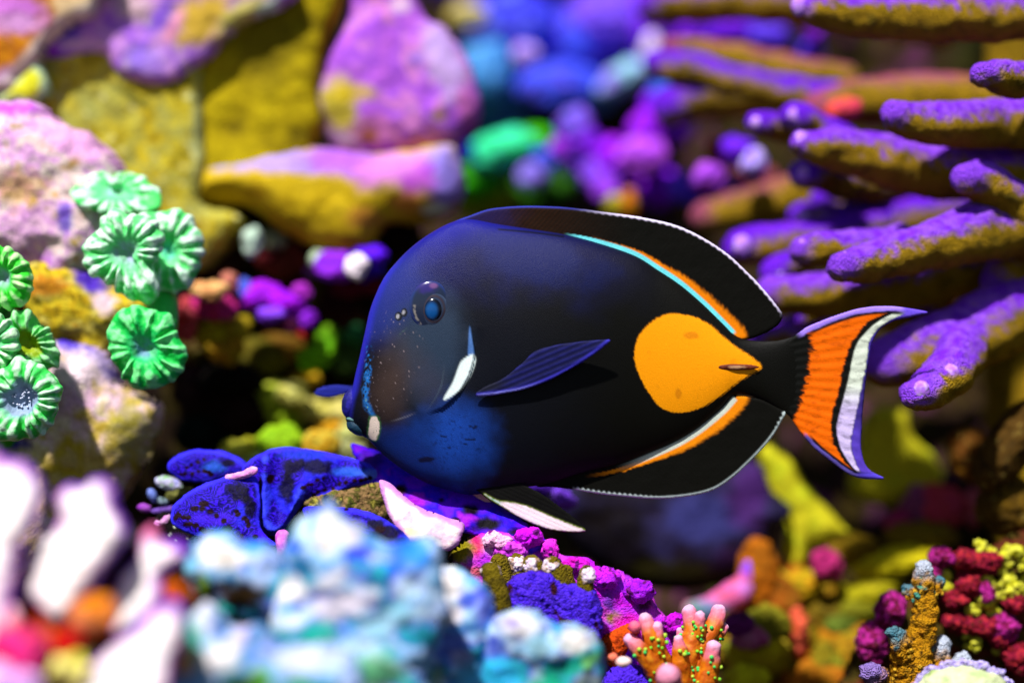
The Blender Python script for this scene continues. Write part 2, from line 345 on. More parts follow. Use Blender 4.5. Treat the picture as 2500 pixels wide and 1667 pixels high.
build('hanging_knob', V, F, paint(V, N, 0.16, [(84, 20, 220), (120, 70, 230), (150, 110, 236)], 60, 5, patches=[(764, 45, 18, 26, (240, 214, 250), 0.9), (750, 110, 24, 26, (150, 130, 240), 0.7)]), 'soft', None,  # near-white patch is a highlight painted onto the violet
      ('violet coral knob with pale tip hanging beside the violet boulder', 'coral'))

# ------------------------------------------------------------------ staghorn corals, right
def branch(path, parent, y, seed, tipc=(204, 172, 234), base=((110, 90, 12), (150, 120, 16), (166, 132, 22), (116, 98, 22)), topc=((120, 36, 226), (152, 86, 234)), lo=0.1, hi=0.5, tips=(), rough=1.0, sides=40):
    V, F, N, al = tube([(p[0], p[1], p[2], p[3] * 1.13) for p in path], ((90, 9 * rough), (13, 3.4 * rough)), seed, sides, 0.11)
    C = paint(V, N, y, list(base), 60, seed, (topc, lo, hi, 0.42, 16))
    r0 = path[0][3]
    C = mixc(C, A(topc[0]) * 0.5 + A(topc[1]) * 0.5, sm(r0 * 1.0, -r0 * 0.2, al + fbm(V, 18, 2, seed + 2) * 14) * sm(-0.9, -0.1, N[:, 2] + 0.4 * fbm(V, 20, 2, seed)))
    b = build('branch', V, F, C, 'stag', parent)
    for (tx, ty, ty_, tr) in tips:
        V, F, N = lump(tx, ty, ty_ + 0.0034, tr * 1.15, tr * 1.3, tr * 0.8, ((14, 2.0),), seed, 4)
        build('tip', V, F, paint(V, N, ty_, [tipc, (176, 110, 234), tipc], 16, seed), 'soft', b)
    return b
st = thing('staghorn_coral', 'brown staghorn coral with violet upper sides, branches reaching from the right towards the tail', 'coral', W(2650, 1000, 0.08))
FR = [
 ([(1965, 22, 0.05, 26), (2010, 30, 0.05, 40), (2150, 38, 0.05, 50), (2350, 40, 0.05, 56), (2650, 30, 0.06, 60)], [(1954, 14, 0.045, 20)]),
 ([(2402, 184, 0.015, 30), (2450, 190, 0.02, 38), (2520, 196, 0.03, 42), (2680, 205, 0.05, 46)], [(2408, 174, 0.010, 17)]),
 ([(2182, 282, 0.03, 30), (2225, 296, 0.035, 40), (2300, 306, 0.04, 50), (2400, 304, 0.05, 54), (2680, 300, 0.07, 60)], [(2184, 272, 0.027, 17)]),
 ([(1958, 350, 0.055, 30), (2020, 362, 0.055, 44), (2120, 382, 0.06, 54), (2250, 412, 0.065, 60), (2400, 420, 0.07, 62), (2680, 400, 0.09, 70)], [(1956, 344, 0.049, 18)]),
 ([(2362, 438, 0.03, 36), (2400, 446, 0.035, 46), (2460, 492, 0.04, 52), (2540, 580, 0.05, 60), (2680, 700, 0.08, 66)], []),
 ([(2056, 648, 0.02, 34), (2110, 640, 0.025, 44), (2200, 618, 0.03, 48), (2320, 586, 0.035, 56), (2440, 556, 0.045, 70), (2680, 540, 0.07, 80)], [(2062, 640, 0.015, 19)]),
 ([(1960, 612, 0.045, 30), (2010, 606, 0.045, 38), (2090, 604, 0.05, 40), (2200, 590, 0.06, 40)], [(1962, 605, 0.039, 17)]),
 ([(2165, 882, 0.045, 55), (2250, 862, 0.045, 70), (2350, 828, 0.05, 76), (2450, 780, 0.055, 80), (2680, 700, 0.08, 84)], []),
 ([(2238, 962, 0.01, 36), (2275, 945, 0.015, 46), (2320, 905, 0.02, 52), (2350, 850, 0.04, 56)], [(2250, 952, 0.002, 18), (2320, 912, 0.008, 20)]),
 ([(1880, 716, 0.07, 34), (1960, 722, 0.07, 44), (2100, 716, 0.075, 50), (2260, 690, 0.08, 52), (2420, 650, 0.08, 56), (2680, 640, 0.1, 60)], []),
 ([(2440, 690, 0.06, 40), (2480, 640, 0.06, 46), (2560, 610, 0.07, 50), (2680, 600, 0.08, 50)], []),
]
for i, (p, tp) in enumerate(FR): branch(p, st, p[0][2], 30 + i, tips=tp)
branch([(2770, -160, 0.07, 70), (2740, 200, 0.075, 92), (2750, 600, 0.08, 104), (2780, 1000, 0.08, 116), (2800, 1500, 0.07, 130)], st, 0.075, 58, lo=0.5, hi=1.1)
st2 = thing('staghorn_coral', 'blurred violet staghorn coral with round knobbed tips deeper behind the dorsal fin', 'coral', W(2500, 800, 0.2))
BK = [
 ([(1812, 606, 0.10, 42), (1870, 594, 0.10, 46), (1960, 590, 0.10, 44), (2100, 560, 0.12, 44), (2470, 480, 0.20, 50)], [(1812, 600, 0.088, 20)]),
 ([(1892, 668, 0.09, 32), (1930, 640, 0.095, 34), (1990, 600, 0.10, 36)], [(1896, 668, 0.083, 14)]),
 ([(1960, 530, 0.12, 34), (2020, 540, 0.12, 34), (2120, 540, 0.13, 40), (2300, 520, 0.14, 44), (2470, 480, 0.20, 50)], [(1960, 530, 0.11, 16)]),
 ([(2008, 488, 0.13, 26), (2060, 500, 0.135, 30), (2200, 500, 0.14, 40), (2470, 480, 0.20, 50)], [(2006, 486, 0.125, 12)]),
 ([(1850, 302, 0.085, 28), (1890, 310, 0.09, 28), (1960, 330, 0.09, 30)], [(1846, 300, 0.078, 13)]),
 ([(1940, 288, 0.08, 34), (1985, 310, 0.085, 36), (2060, 350, 0.09, 40)], [(1938, 282, 0.072, 14)]),
 ([(1966, 424, 0.10, 34), (2010, 430, 0.105, 36), (2100, 450, 0.12, 40), (2470, 480, 0.20, 50)], [(1962, 424, 0.092, 16)]),
 ([(1610, 158, 0.17, 34), (1700, 172, 0.165, 36), (1850, 214, 0.16, 36), (2000, 236, 0.16, 36), (2090, 246, 0.16, 30)], []),
 ([(1640, 262, 0.17, 44), (1720, 240, 0.17, 44), (1850, 236, 0.165, 44), (2000, 250, 0.16, 40)], []),
 ([(1640, 120, 0.19, 28), (1750, 136, 0.19, 34), (1900, 170, 0.18, 38), (2060, 196, 0.18, 34)], []),
 ([(1600, 14, 0.2, 40), (1750, 6, 0.19, 44), (1950, 10, 0.18, 48), (2300, 60, 0.17, 50)], []),
 ([(1950, 780, 0.10, 22), (2010, 752, 0.10, 24), (2100, 740, 0.10, 30), (2250, 760, 0.1, 36), (2470, 480, 0.20, 50)], []),
 ([(1850, 830, 0.13, 26), (1920, 812, 0.13, 30), (2050, 800, 0.13, 34), (2470, 480, 0.20, 50)], []),
 ([(2000, 270, 0.14, 40), (2100, 250, 0.14, 50), (2300, 240, 0.14, 56), (2600, 260, 0.14, 60)], []),
 ([(1720, 530, 0.17, 34), (1850, 500, 0.17, 44), (2000, 470, 0.17, 50), (2250, 470, 0.17, 60), (2470, 480, 0.20, 50)], []),
]
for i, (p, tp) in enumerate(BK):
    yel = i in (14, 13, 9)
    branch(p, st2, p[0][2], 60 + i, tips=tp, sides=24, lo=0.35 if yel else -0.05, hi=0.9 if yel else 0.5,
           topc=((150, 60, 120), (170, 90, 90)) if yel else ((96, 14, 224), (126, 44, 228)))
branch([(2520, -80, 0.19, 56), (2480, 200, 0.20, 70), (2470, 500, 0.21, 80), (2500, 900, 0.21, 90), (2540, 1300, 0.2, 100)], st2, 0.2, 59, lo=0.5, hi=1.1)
for nm, lb, px, py, y, rx, ry, c, an in [
    ('red_sponge', 'bright red orange sponge glowing behind the upper tail tip', 2275, 770, 0.11, 62, 34, [(214, 50, 4), (230, 70, 6), (190, 36, 4)], -25),
    ('salmon_sponge', 'salmon pink sponge wedged between violet staghorn branches', 2060, 268, 0.12, 50, 30, [(206, 70, 50), (214, 60, 90), (200, 90, 40)], -20)]:
    V, F, N = lump(px, py, y, rx, ry, ry, ((50, 7), (18, 3)), 11, 5, an); build(nm, V, F, paint(V, N, y, c, 40, 2), 'soft', None, (lb, 'sponge'))

# ------------------------------------------------------------------ soft, out of focus corals made of lobes
def cluster(name, label, cat, lobes, y, seed=0, mat='soft', part='lobe', noise=((60, 16), (20, 6)), res=5, speck=None):
    """lobes: (px, py, rx, ry, colour(s)[, dy[, angle]])"""
    bx = np.mean([l[0] for l in lobes]); by = max(l[1] + l[3] for l in lobes)
    t = thing(name, label, cat, W(bx, by, y))
    for i, l in enumerate(lobes):
        px, py, rx, ry, c = l[:5]; dy = l[5] if len(l) > 5 else 0; an = l[6] if len(l) > 6 else 0
        c = [c] if isinstance(c[0], (int, float)) else list(c)
        if len(c) == 1: c = [tuple(np.clip(np.array(c[0]) * k + o, 0, 255)) for k, o in ((0.82, 0), (1, 0), (1.0, 18))]
        V, F, N = lump(px, py, y + dy, rx, ry, max(min(rx, ry) * 0.9, max(rx, ry) * 0.6), noise, seed + i, res, an)
        build(part, V, F, paint(V, N, y + dy, c, 0.8 * max(rx, ry), seed + i, speck=speck), mat, t)
    return t
cluster('blue_coral', 'blurred blue and lavender lobed coral mass above the fish', 'coral', [
    (1250, 70, 120, 100, [(84, 90, 232), (40, 40, 214), (110, 130, 236)], 0.02), (1180, 180, 70, 90, [(50, 130, 210), (90, 160, 220)], 0.0),
    (1420, 100, 130, 100, [(64, 40, 214), (80, 70, 226), (50, 90, 236)], 0.03), (1370, 215, 110, 62, [(60, 50, 210), (60, 80, 230), (90, 60, 190)], 0.0),
    (1500, 50, 110, 90, [(130, 80, 226), (100, 70, 230)], 0.02), (1300, -20, 300, 60, [(170, 150, 226), (200, 150, 220), (130, 90, 230)], 0.05),
    (1530, 190, 90, 36, [(150, 120, 236), (140, 210, 214)], -0.01, -28), (1285, 135, 34, 32, [(190, 170, 246), (160, 110, 236)], -0.03),
    (1210, 270, 80, 80, [(26, 90, 130), (40, 110, 160), (70, 60, 180)], 0.02), (1460, 245, 40, 30, [(80, 130, 210)], 0.0), (1590, 115, 22, 36, [(236, 214, 246)], -0.02),
    (1140, 40, 50, 30, [(214, 200, 150), (190, 170, 40)], -0.01), (1600, 60, 60, 110, [(110, 60, 226), (130, 40, 230)], 0.0)], 0.34, 100)
cluster('green_coral', 'glowing green lobed coral just above the fish nape', 'coral', [
    (1225, 370, 90, 50, [(10, 200, 70), (60, 226, 170), (20, 214, 40)], 0.0, -20), (1165, 430, 66, 60, [(70, 190, 6), (50, 200, 20)], 0.01), (1310, 345, 44, 34, [(40, 190, 10), (90, 180, 10)], 0.01),
    (1180, 490, 90, 46, [(150, 166, 10), (110, 150, 10)], 0.02), (1330, 460, 80, 60, [(30, 60, 12), (50, 120, 16)], 0.04), (1136, 374, 26, 30, [(6, 6, 150)], -0.02)], 0.28, 130)
cluster('purple_coral', 'knobby purple and pink coral clump above the dorsal fin', 'coral', [
    (1405, 305, 42, 42, [(100, 110, 236), (150, 60, 226)]), (1366, 366, 24, 26, [(130, 50, 226), (180, 50, 220)], -0.01), (1335, 392, 32, 30, [(70, 90, 230)]),
    (1425, 345, 36, 40, [(150, 40, 230), (120, 40, 230)]), (1596, 262, 26, 34, [(130, 20, 236)]), (1575, 325, 44, 56, [(140, 30, 236), (170, 30, 236)]),
    (1570, 385, 62, 50, [(190, 90, 226), (160, 40, 236)], -0.02), (1500, 385, 54, 46, [(170, 30, 236), (140, 20, 236)]), (1455, 425, 40, 44, [(100, 30, 230), (150, 90, 226)]),
    (1482, 462, 38, 34, [(150, 60, 230)], -0.01), (1555, 445, 50, 44, [(200, 50, 190), (170, 40, 220)], 0.01), (1610, 460, 50, 54, [(110, 20, 230), (150, 20, 226)]), (1395, 405, 26, 24, [(96, 50, 170)]),
    (1625, 235, 50, 40, [(60, 40, 226), (40, 120, 214)], 0.01), (1650, 300, 50, 50, [(110, 30, 226), (150, 50, 200)], 0.02), (1300, 430, 40, 34, [(130, 110, 220)], 0.0, -30)], 0.27, 150)
cluster('orange_sponge', 'small orange and yellow sponge at the foot of the purple clump', 'sponge', [(1535, 492, 22, 30, [(214, 80, 20), (200, 150, 10)]), (1500, 500, 26, 20, [(170, 160, 30)])], 0.23, 170)
cluster('violet_knob_coral', 'loose violet knobs with pale ends between purple clump and staghorn', 'coral', [
    (1836, 398, 34, 34, [(214, 200, 250), (130, 80, 236)], -0.02), (1800, 365, 40, 34, [(90, 20, 226), (120, 40, 230)]), (1730, 430, 40, 34, [(150, 60, 214), (180, 80, 220)]), (1690, 460, 60, 40, [(60, 40, 200), (90, 50, 200)], 0.02),
    (1760, 465, 50, 34, [(60, 40, 180)], 0.02), (1845, 440, 60, 40, [(130, 50, 90), (110, 60, 40)], 0.03), (1760, 375, 34, 40, [(120, 30, 60), (140, 50, 40)], 0.02)], 0.17, 180)
cluster('violet_tuft_coral', 'deep violet coral tufts in shadow above the upper staghorn branches', 'coral', [
    (1740, 80, 90, 34, [(130, 30, 236), (90, 20, 220)]), (1850, 95, 80, 36, [(100, 70, 230), (80, 20, 220)], 0.01), (1985, 70, 26, 32, [(150, 40, 236)], -0.03), (1980, 125, 30, 26, [(80, 40, 220)], -0.02), (1660, 40, 60, 40, [(60, 14, 120), (90, 20, 190)], 0.03)], 0.27, 190)

# ------------------------------------------------------------------ crevice at the left, all blurred
cluster('red_sponge', 'rosy red sponge with peach top in the dark crevice', 'sponge', [
    (520, 748, 60, 40, [(196, 40, 90), (170, 30, 120), (200, 60, 60)]), (512, 706, 42, 24, [(226, 150, 90), (230, 190, 120)], -0.01), (458, 780, 26, 60, [(190, 80, 90), (160, 40, 40)]), (560, 690, 24, 26, [(196, 120, 100)], 0.01)], 0.098, 200)
cluster('magenta_coral', 'magenta purple coral knobs beside the rosy sponge', 'coral', [
    (645, 725, 50, 34, [(160, 20, 226), (176, 30, 232)]), (700, 745, 50, 36, [(150, 10, 236), (170, 20, 220)]), (596, 712, 24, 24, [(80, 100, 220)]), (660, 765, 34, 22, [(130, 60, 236)], -0.01), (752, 780, 22, 22, [(140, 30, 214)]), (735, 718, 26, 24, [(170, 40, 190)]), (700, 790, 70, 34, [(60, 10, 50), (90, 10, 60)], 0.03)], 0.112, 210)
cluster('violet_coral', 'violet coral with a bright white polyp next to the fish forehead', 'coral', [
    (818, 650, 46, 36, [(150, 40, 214), (130, 40, 226)]), (900, 625, 44, 22, [(90, 16, 236)]), (880, 655, 50, 26, [(60, 16, 214)], 0.01), (871, 650, 26, 27, [(252, 236, 246)], -0.025), (880, 700, 70, 26, [(110, 4, 30), (80, 6, 40)], 0.02), (775, 660, 34, 20, [(120, 60, 150)], 0.02)], 0.112, 220)
cluster('pale_polyp_coral', 'mint white polyps hanging under the yellow ledge', 'coral', [(618, 588, 26, 36, [(190, 214, 190), (170, 200, 180)]), (665, 585, 34, 24, [(120, 130, 90)], 0.01), (785, 632, 36, 18, [(190, 216, 190), (150, 170, 120)], 0, -12)], 0.118, 230)
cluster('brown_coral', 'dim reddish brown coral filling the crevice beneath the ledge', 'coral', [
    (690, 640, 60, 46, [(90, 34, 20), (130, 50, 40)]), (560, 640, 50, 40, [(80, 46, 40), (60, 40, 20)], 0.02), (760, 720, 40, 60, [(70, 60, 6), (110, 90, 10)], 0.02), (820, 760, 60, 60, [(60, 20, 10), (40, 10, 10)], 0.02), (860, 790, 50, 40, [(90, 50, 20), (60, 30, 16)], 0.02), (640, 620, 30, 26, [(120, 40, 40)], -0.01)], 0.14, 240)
cluster('mustard_coral', 'mustard and olive coral lobes below the rosy sponge', 'coral', [
    (520, 810, 40, 44, [(176, 166, 8), (150, 130, 10)]), (580, 800, 34, 30, [(150, 130, 16)]), (545, 850, 50, 36, [(170, 110, 10), (120, 110, 12)]), (620, 870, 90, 50, [(76, 74, 8), (96, 86, 12)], 0.03), (470, 850, 40, 40, [(70, 80, 20), (90, 60, 30)], 0.02), (690, 850, 60, 40, [(100, 70, 8)], 0.03)], 0.105, 250)
cluster('lime_coral', 'lime green leafy coral behind the fish snout', 'coral', [
    (775, 868, 50, 36, [(106, 176, 8), (90, 160, 10)], 0, -30), (800, 830, 26, 40, [(80, 140, 10), (100, 150, 10)], 0.01), (870, 820, 34, 30, [(40, 110, 60), (30, 80, 40)], 0.01), (850, 880, 40, 36, [(60, 90, 30)], 0.02), (735, 815, 20, 14, [(196, 40, 40)], -0.01)], 0.125, 260)
cluster('yellow_soft_coral', 'pale yellow soft coral lobes under the fish mouth', 'coral', [
    (665, 975, 44, 50, [(150, 176, 20), (190, 196, 70)]), (715, 962, 40, 34, [(226, 226, 130), (190, 180, 50)], -0.01), (770, 1000, 50, 30, [(214, 206, 110), (180, 170, 50)], 0, 20), (740, 930, 40, 26, [(190, 150, 16)], 0.01), (830, 1000, 40, 30, [(230, 220, 130), (190, 180, 60)], 0), (810, 1040, 40, 26, [(206, 150, 20)], 0), (860, 1060, 40, 30, [(200, 210, 130), (150, 150, 60)]), (700, 1030, 46, 40, [(130, 160, 14), (150, 170, 30)])], 0.13, 270)
cluster('lime_mat_coral', 'low lime yellow coral mat directly behind the blue clam', 'coral', [
    (590, 1100, 60, 30, [(190, 190, 60), (150, 150, 20)], 0, -8), (690, 1080, 60, 44, [(120, 170, 14), (140, 180, 20)]), (780, 1085, 50, 40, [(200, 150, 20), (180, 170, 60)]), (850, 1110, 50, 34, [(200, 210, 160), (130, 130, 60)], 0.01), (640, 1130, 60, 40, [(170, 190, 90)])], 0.09, 280)
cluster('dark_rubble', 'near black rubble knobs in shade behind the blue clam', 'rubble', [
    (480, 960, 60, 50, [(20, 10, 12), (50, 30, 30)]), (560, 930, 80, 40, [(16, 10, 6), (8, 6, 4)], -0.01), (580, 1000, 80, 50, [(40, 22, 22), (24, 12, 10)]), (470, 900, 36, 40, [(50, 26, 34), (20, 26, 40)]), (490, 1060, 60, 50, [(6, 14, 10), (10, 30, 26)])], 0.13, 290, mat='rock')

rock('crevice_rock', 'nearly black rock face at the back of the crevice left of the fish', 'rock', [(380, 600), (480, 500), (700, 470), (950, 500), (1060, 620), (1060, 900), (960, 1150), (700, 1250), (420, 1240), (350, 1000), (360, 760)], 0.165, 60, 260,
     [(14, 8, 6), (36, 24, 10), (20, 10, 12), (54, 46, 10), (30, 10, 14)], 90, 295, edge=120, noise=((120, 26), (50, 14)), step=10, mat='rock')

# ------------------------------------------------------------------ green candy cane corals
def polyp(poly, ctr, y, parent, seed, height=34, nr=22, disc=(150, 170, 190), deep=(50, 200, 70), body=(110, 232, 140), pale=(226, 253, 232), back=70, ridge=5.5, tilt=(0, 0), stalk=0.55, inner=(90, 200, 70), discr=0.36):
    """a fleshy coral head: a puffed, ribbed rim around a sunken mouth disc, closing to a stalk behind"""
    L = spline(poly, 8, True); M = 220; th = np.arange(M) / M * 2 * math.pi; c = np.array(ctr, float)
    R = np.zeros(M)
    for k in range(M):
        dx, dy = math.cos(th[k]), math.sin(th[k]); best = 5.0
        for a, b in zip(L, np.roll(L, -1, 0)):
            e = b - a; den = dx * e[1] - dy * e[0]
            if abs(den) < 1e-9: continue
            w = a - c; t = (w[0] * e[1] - w[1] * e[0]) / den; s = (w[0] * dy - w[1] * dx) / den
            if 0 <= s <= 1 and t > best: best = t
        R[k] = best
    rs = np.concatenate([np.linspace(0.03, 1, 46), 1 + np.linspace(0.04, 1, 18)])
    ph = fbm(np.stack([np.cos(th), np.sin(th), th * 0], 1) * 0.05, 150, 2, seed) * 0.5
    nr = int(nr * 0.68); cs = np.stack([np.cos(th), np.sin(th), th * 0 + seed], 1)
    ph = pn(cs * 1.6 + 3.1) * 2.2 + pn(cs * 3.3) * 0.9; rib = np.cos(nr * th + ph * 1.5); rib = np.sign(rib) * np.abs(rib) ** 0.8; amp = np.clip(0.75 + 0.9 * pn(cs * 2.4 + 7.7), 0.15, 1.3)
    V, C = [], []
    k = S * (D + y) / D
    for r in rs:
        if r <= 1:
            g = np.sqrt(np.clip(1 - ((r - 0.62) / 0.385) ** 2, 0, 1)) if r > 0.62 else sm(0.02, 0.55, r)
            h = height * (g - 0.12) + 1.35 * ridge * rib * amp * np.clip(np.sin(math.pi * np.clip((r - 0.36) / 0.66, 0, 1)), 0, 1)
            f = r; dep = -h
            rad = R * f + (3.5 * rib * amp) * sm(0.6, 1.0, r)
        else:
            q = r - 1; f = 1 - (1 - stalk) * sm(0, 1, q); dep = back * q + height * 0.12 + 0 * rib
            rad = (R + 3.5 * rib * amp) * (1 - sm(0, .6, q)) + (R * .4 + R.mean() * .6) * sm(0, .6, q); rad = rad * f
        u = c[0] + rad * np.cos(th); v = c[1] + rad * np.sin(th)
        yy = y + (dep + (u - c[0]) * tilt[0] + (v - c[1]) * tilt[1]) * S
        V.append(np.stack([(u - 1250) * k, yy, Z0 + (833.5 - v) * k], 1))
        rimw = sm(0.34, 0.6, r) if r <= 1 else 1 - 0.8 * sm(0, 0.5, r - 1)
        n = fbm(V[-1], 26, 2, seed)
        ribm = sm(-0.1, 1.1, rib * 0.7 + n * 1.9 + 0.42) * rimw
        col = np.tile(A(body), (M, 1)); col = mixc(col, A(deep), sm(0.1, -0.9, rib + n) * rimw * 0.55)  # shading of the rib valleys painted in as deeper green
        col = mixc(col, A(pale), ribm * 0.9)  # pale rib colour, with highlights painted into it
        if r <= 1:
            dm = sm(discr + 0.12, discr - 0.1, r + 0.10 * n) * np.ones(M); dc = A(disc) * (0.5 + 0.5 * sm(-.4, .4, n))[:, None] + A(inner) * (0.5 - 0.5 * sm(-.4, .4, n))[:, None]
            col = col * (1 - dm[:, None]) + dc * dm[:, None]
        else: col = mixc(col, A((90, 196, 40)), sm(0.15, 0.7, np.full(M, r - 1)) * 0.9)
        C.append(col)
    n = len(rs); V = np.vstack(V); C = np.vstack(C)
    i = np.arange(n - 1)[:, None] * M; a = np.arange(M)[None]; b = (a + 1) % M
    F = np.stack([i + a, i + b, i + M + b, i + M + a], -1).reshape(-1, 4)
    cap = np.array([[j - 1, j, M - 1 - j, (M - j) % M] for j in range(1, M // 2)]); F = np.vstack([F, cap[:, ::-1]])
    N = vnormals(V, F)
    if N[:M * 20, 1].mean() > 0: F = F[:, ::-1]; N = -N
    V = V + N * ((fbm(V, 30, 2, seed + 1) * 4.5 + fbm(V, 60, 2, seed + 6) * 5) * S)[:, None]
    return build('polyp', V, F, C, 'flesh', parent)
def stalk(path, parent, seed, c=((130, 190, 30), (170, 200, 60), (90, 190, 50))):
    V, F, N, al = tube(path, ((60, 5),), seed, 28, 0.25); return build('stalk', V, F, paint(V, N, path[0][2], list(c), 60, seed), 'flesh', parent)
cc = thing('candy_cane_coral', 'mint green candy cane coral, four ribbed heads stacked on the pink rock', 'coral', W(260, 760, 0.06))
p1 = [(168, 455), (176, 423), (206, 406), (233, 404), (253, 420), (273, 433), (285, 423), (312, 421), (348, 431), (376, 455), (395, 475), (403, 496), (392, 514), (320, 526), (253, 520), (208, 508), (178, 488)]
polyp(p1, (285, 470), 0.045, cc, 3, 26, 18, tilt=(0, -0.7), back=60, body=(90, 226, 130), pale=(214, 252, 226), deep=(60, 200, 60), discr=0.25, disc=(150, 214, 196))
stalk([(296, 512, 0.0585, 92), (262, 556, 0.056, 72), (232, 604, 0.055, 50), (208, 660, 0.065, 44), (205, 720, 0.08, 44)], cc, 5, ((80, 206, 50), (110, 206, 60), (150, 200, 70)))
p3 = [(340, 530), (395, 516), (435, 511), (460, 524), (476, 546), (488, 578), (495, 601), (489, 637), (480, 673), (455, 704), (423, 716), (388, 708), (360, 677), (345, 637), (340, 590)]
polyp(p3, (410, 612), 0.032, cc, 9, 34, 22, discr=0.22, disc=(90, 200, 190))
p2 = [(202, 617), (219, 578), (245, 562), (245, 538), (269, 514), (293, 512), (316, 528), (348, 524), (382, 542), (397, 578), (397, 601), (382, 633), (374, 657), (389, 696), (389, 722), (368, 738), (340, 738), (301, 722), (273, 698), (237, 682), (212, 657)]
polyp(p2, (310, 615), 0.018, cc, 12, 36, 26, discr=0.30)
p4 = [(263, 827), (271, 787), (299, 756), (336, 744), (376, 754), (407, 762), (424, 785), (429, 819), (449, 847), (455, 870), (445, 910), (417, 932), (382, 947), (348, 953), (314, 936), (291, 908), (275, 876), (263, 849)]
polyp(p4, (352, 848), 0.012, cc, 16, 34, 22, body=(20, 200, 90), deep=(16, 180, 50), pale=(130, 246, 150), discr=0.30, inner=(70, 214, 40), disc=(100, 150, 170))
stalk([(390, 790, 0.03, 46), (398, 745, 0.035, 36), (380, 700, 0.05, 40)], cc, 7, ((20, 180, 80), (60, 200, 80)))
cl = thing('candy_cane_coral', 'green candy cane coral at the frame edge with a greyish tentacled disc', 'coral', W(0, 1080, 0.03))
polyp([(-90, 650), (-50, 600), (0, 601), (24, 608), (56, 632), (76, 657), (80, 688), (72, 721), (48, 750), (24, 756), (0, 750), (-60, 740)], (8, 678), 0.004, cl, 21, 32, 20, body=(60, 214, 60), pale=(196, 246, 170), deep=(40, 196, 20), discr=0.3)
polyp([(-10, 800), (20, 781), (40, 760), (63, 756), (88, 770), (96, 795), (116, 806), (129, 843), (140, 870), (135, 892), (112, 906), (84, 908), (40, 890), (0, 860)], (72, 838), 0.006, cl, 24, 24, 24, tilt=(0.35, 0.1), body=(110, 214, 110), pale=(170, 236, 170), inner=(130, 170, 10), disc=(140, 160, 20), discr=0.45)
polyp([(-90, 850), (-50, 780), (0, 769), (26, 787), (44, 819), (45, 854), (30, 884), (0, 914), (-60, 920)], (-20, 845), -0.006, cl, 27, 34, 22, pale=(214, 252, 206), discr=0.3)
p8 = polyp([(-60, 940), (-10, 920), (24, 880), (50, 870), (93, 890), (121, 912), (144, 940), (144, 974), (134, 1010), (117, 1046), (90, 1067), (30, 1074), (-20, 1068), (-70, 1010)], (66, 972), -0.008, cl, 31, 36, 26, disc=(140, 160, 190), inner=(120, 150, 170), body=(60, 220, 90), pale=(210, 252, 214), discr=0.44)
r_ = np.random.RandomState(4)
for k in range(34):
    a, q = r_.rand() * 6.283, math.sqrt(r_.rand()) * 34
    V, F, N = lump(68 + math.cos(a) * q * 1.15, 972 + math.sin(a) * q * 0.95, -0.0095, 2.6, 2.6, 5, (), k, 2); build('tentacle', V, F, np.tile(A((206, 214, 236)), (len(V), 1)), 'flesh', p8)
stalk([(-10, 900, 0.02, 70), (0, 1000, 0.03, 70), (10, 1120, 0.05, 60)], cl, 9, ((40, 190, 40), (60, 150, 30)))
stalk([(0, 700, 0.03, 46), (-10, 800, 0.035, 46), (-10, 900, 0.04, 50)], cl, 10, ((16, 70, 20), (30, 110, 30)))

# ------------------------------------------------------------------ the blue giant clam
def mantle(poly, y, front, seed, parent, lean=(0, 0), back=16, spots=(), fold=None, edge=None, dark=(), name='mantle_fold', glow=()):
    V, F, N, U, d = slab(poly, y, front, back, edge, 2.2, ((50, 4), (14, 1.2)), seed, lean, ripple=fold)
    X = np.stack([U[:, 0], U[:, 0] * 0, U[:, 1]], 1) * S
    w = fbm(X, 60, 2, seed); line = np.sin((d / 5.2 + w * 9) * 2 * math.pi * 0.55 + fbm(X, 16, 2, seed + 1) * 6)
    C = np.tile(A((16, 5, 104)), (len(V), 1)); C = mixc(C, A((54, 20, 222)), sm(0.0, 0.9, line) * 0.95)
    C = mixc(C, A((36, 40, 226)), sm(0.1, 0.5, fbm(X, 70, 2, seed + 4)) * 0.7)
    rimb = sm(13, 4, d + 3 * w); C = mixc(C, A((52, 44, 236)), rimb)
    for (x, yv, rx, ry, c, st_) in glow:
        q = np.sqrt(((U[:, 0] - x) / rx) ** 2 + ((U[:, 1] - yv) / ry) ** 2) + 0.3 * fbm(X, 30, 2, seed); C = mixc(C, A(c), sm(1.2, 0.4, q) * st_)
    for (x, yv, rx, ry) in dark:
        q = np.sqrt(((U[:, 0] - x) / rx) ** 2 + ((U[:, 1] - yv) / ry) ** 2) + 0.5 * fbm(X, 24, 3, seed); C = mixc(C, A((8, 4, 26)), sm(1.15, 0.6, q) * 0.95)
    for (x, yv, rx, ry) in spots:
        q = np.sqrt(((U[:, 0] - x) / rx) ** 2 + ((U[:, 1] - yv) / ry) ** 2) + 0.25 * fbm(X, 9, 2, seed); C = mixc(C, A((26, 2, 14)), sm(1.15, 0.8, q))
    return build(name, V, F, C, 'mantle', parent)
def rowspots(pts, n, r, seed):
    P = spline(pts, 12); q = P[np.linspace(0, len(P) - 1, n).astype(int)]; rr = np.random.RandomState(seed)
    return [(x + rr.normal() * 1.5, y + rr.normal() * 1.5, r * (0.8 + 0.6 * rr.rand()), r * (0.7 + 0.3 * rr.rand())) for x, y in q]
SIPH = spline([(650, 1120), (650, 1190), (652, 1250), (668, 1286), (694, 1290), (716, 1262), (730, 1220), (742, 1190)], 8)
gc = thing('giant_clam', 'blue giant clam with dark spotted wavy mantle below the fish head', 'clam', W(690, 1420, 0.02))
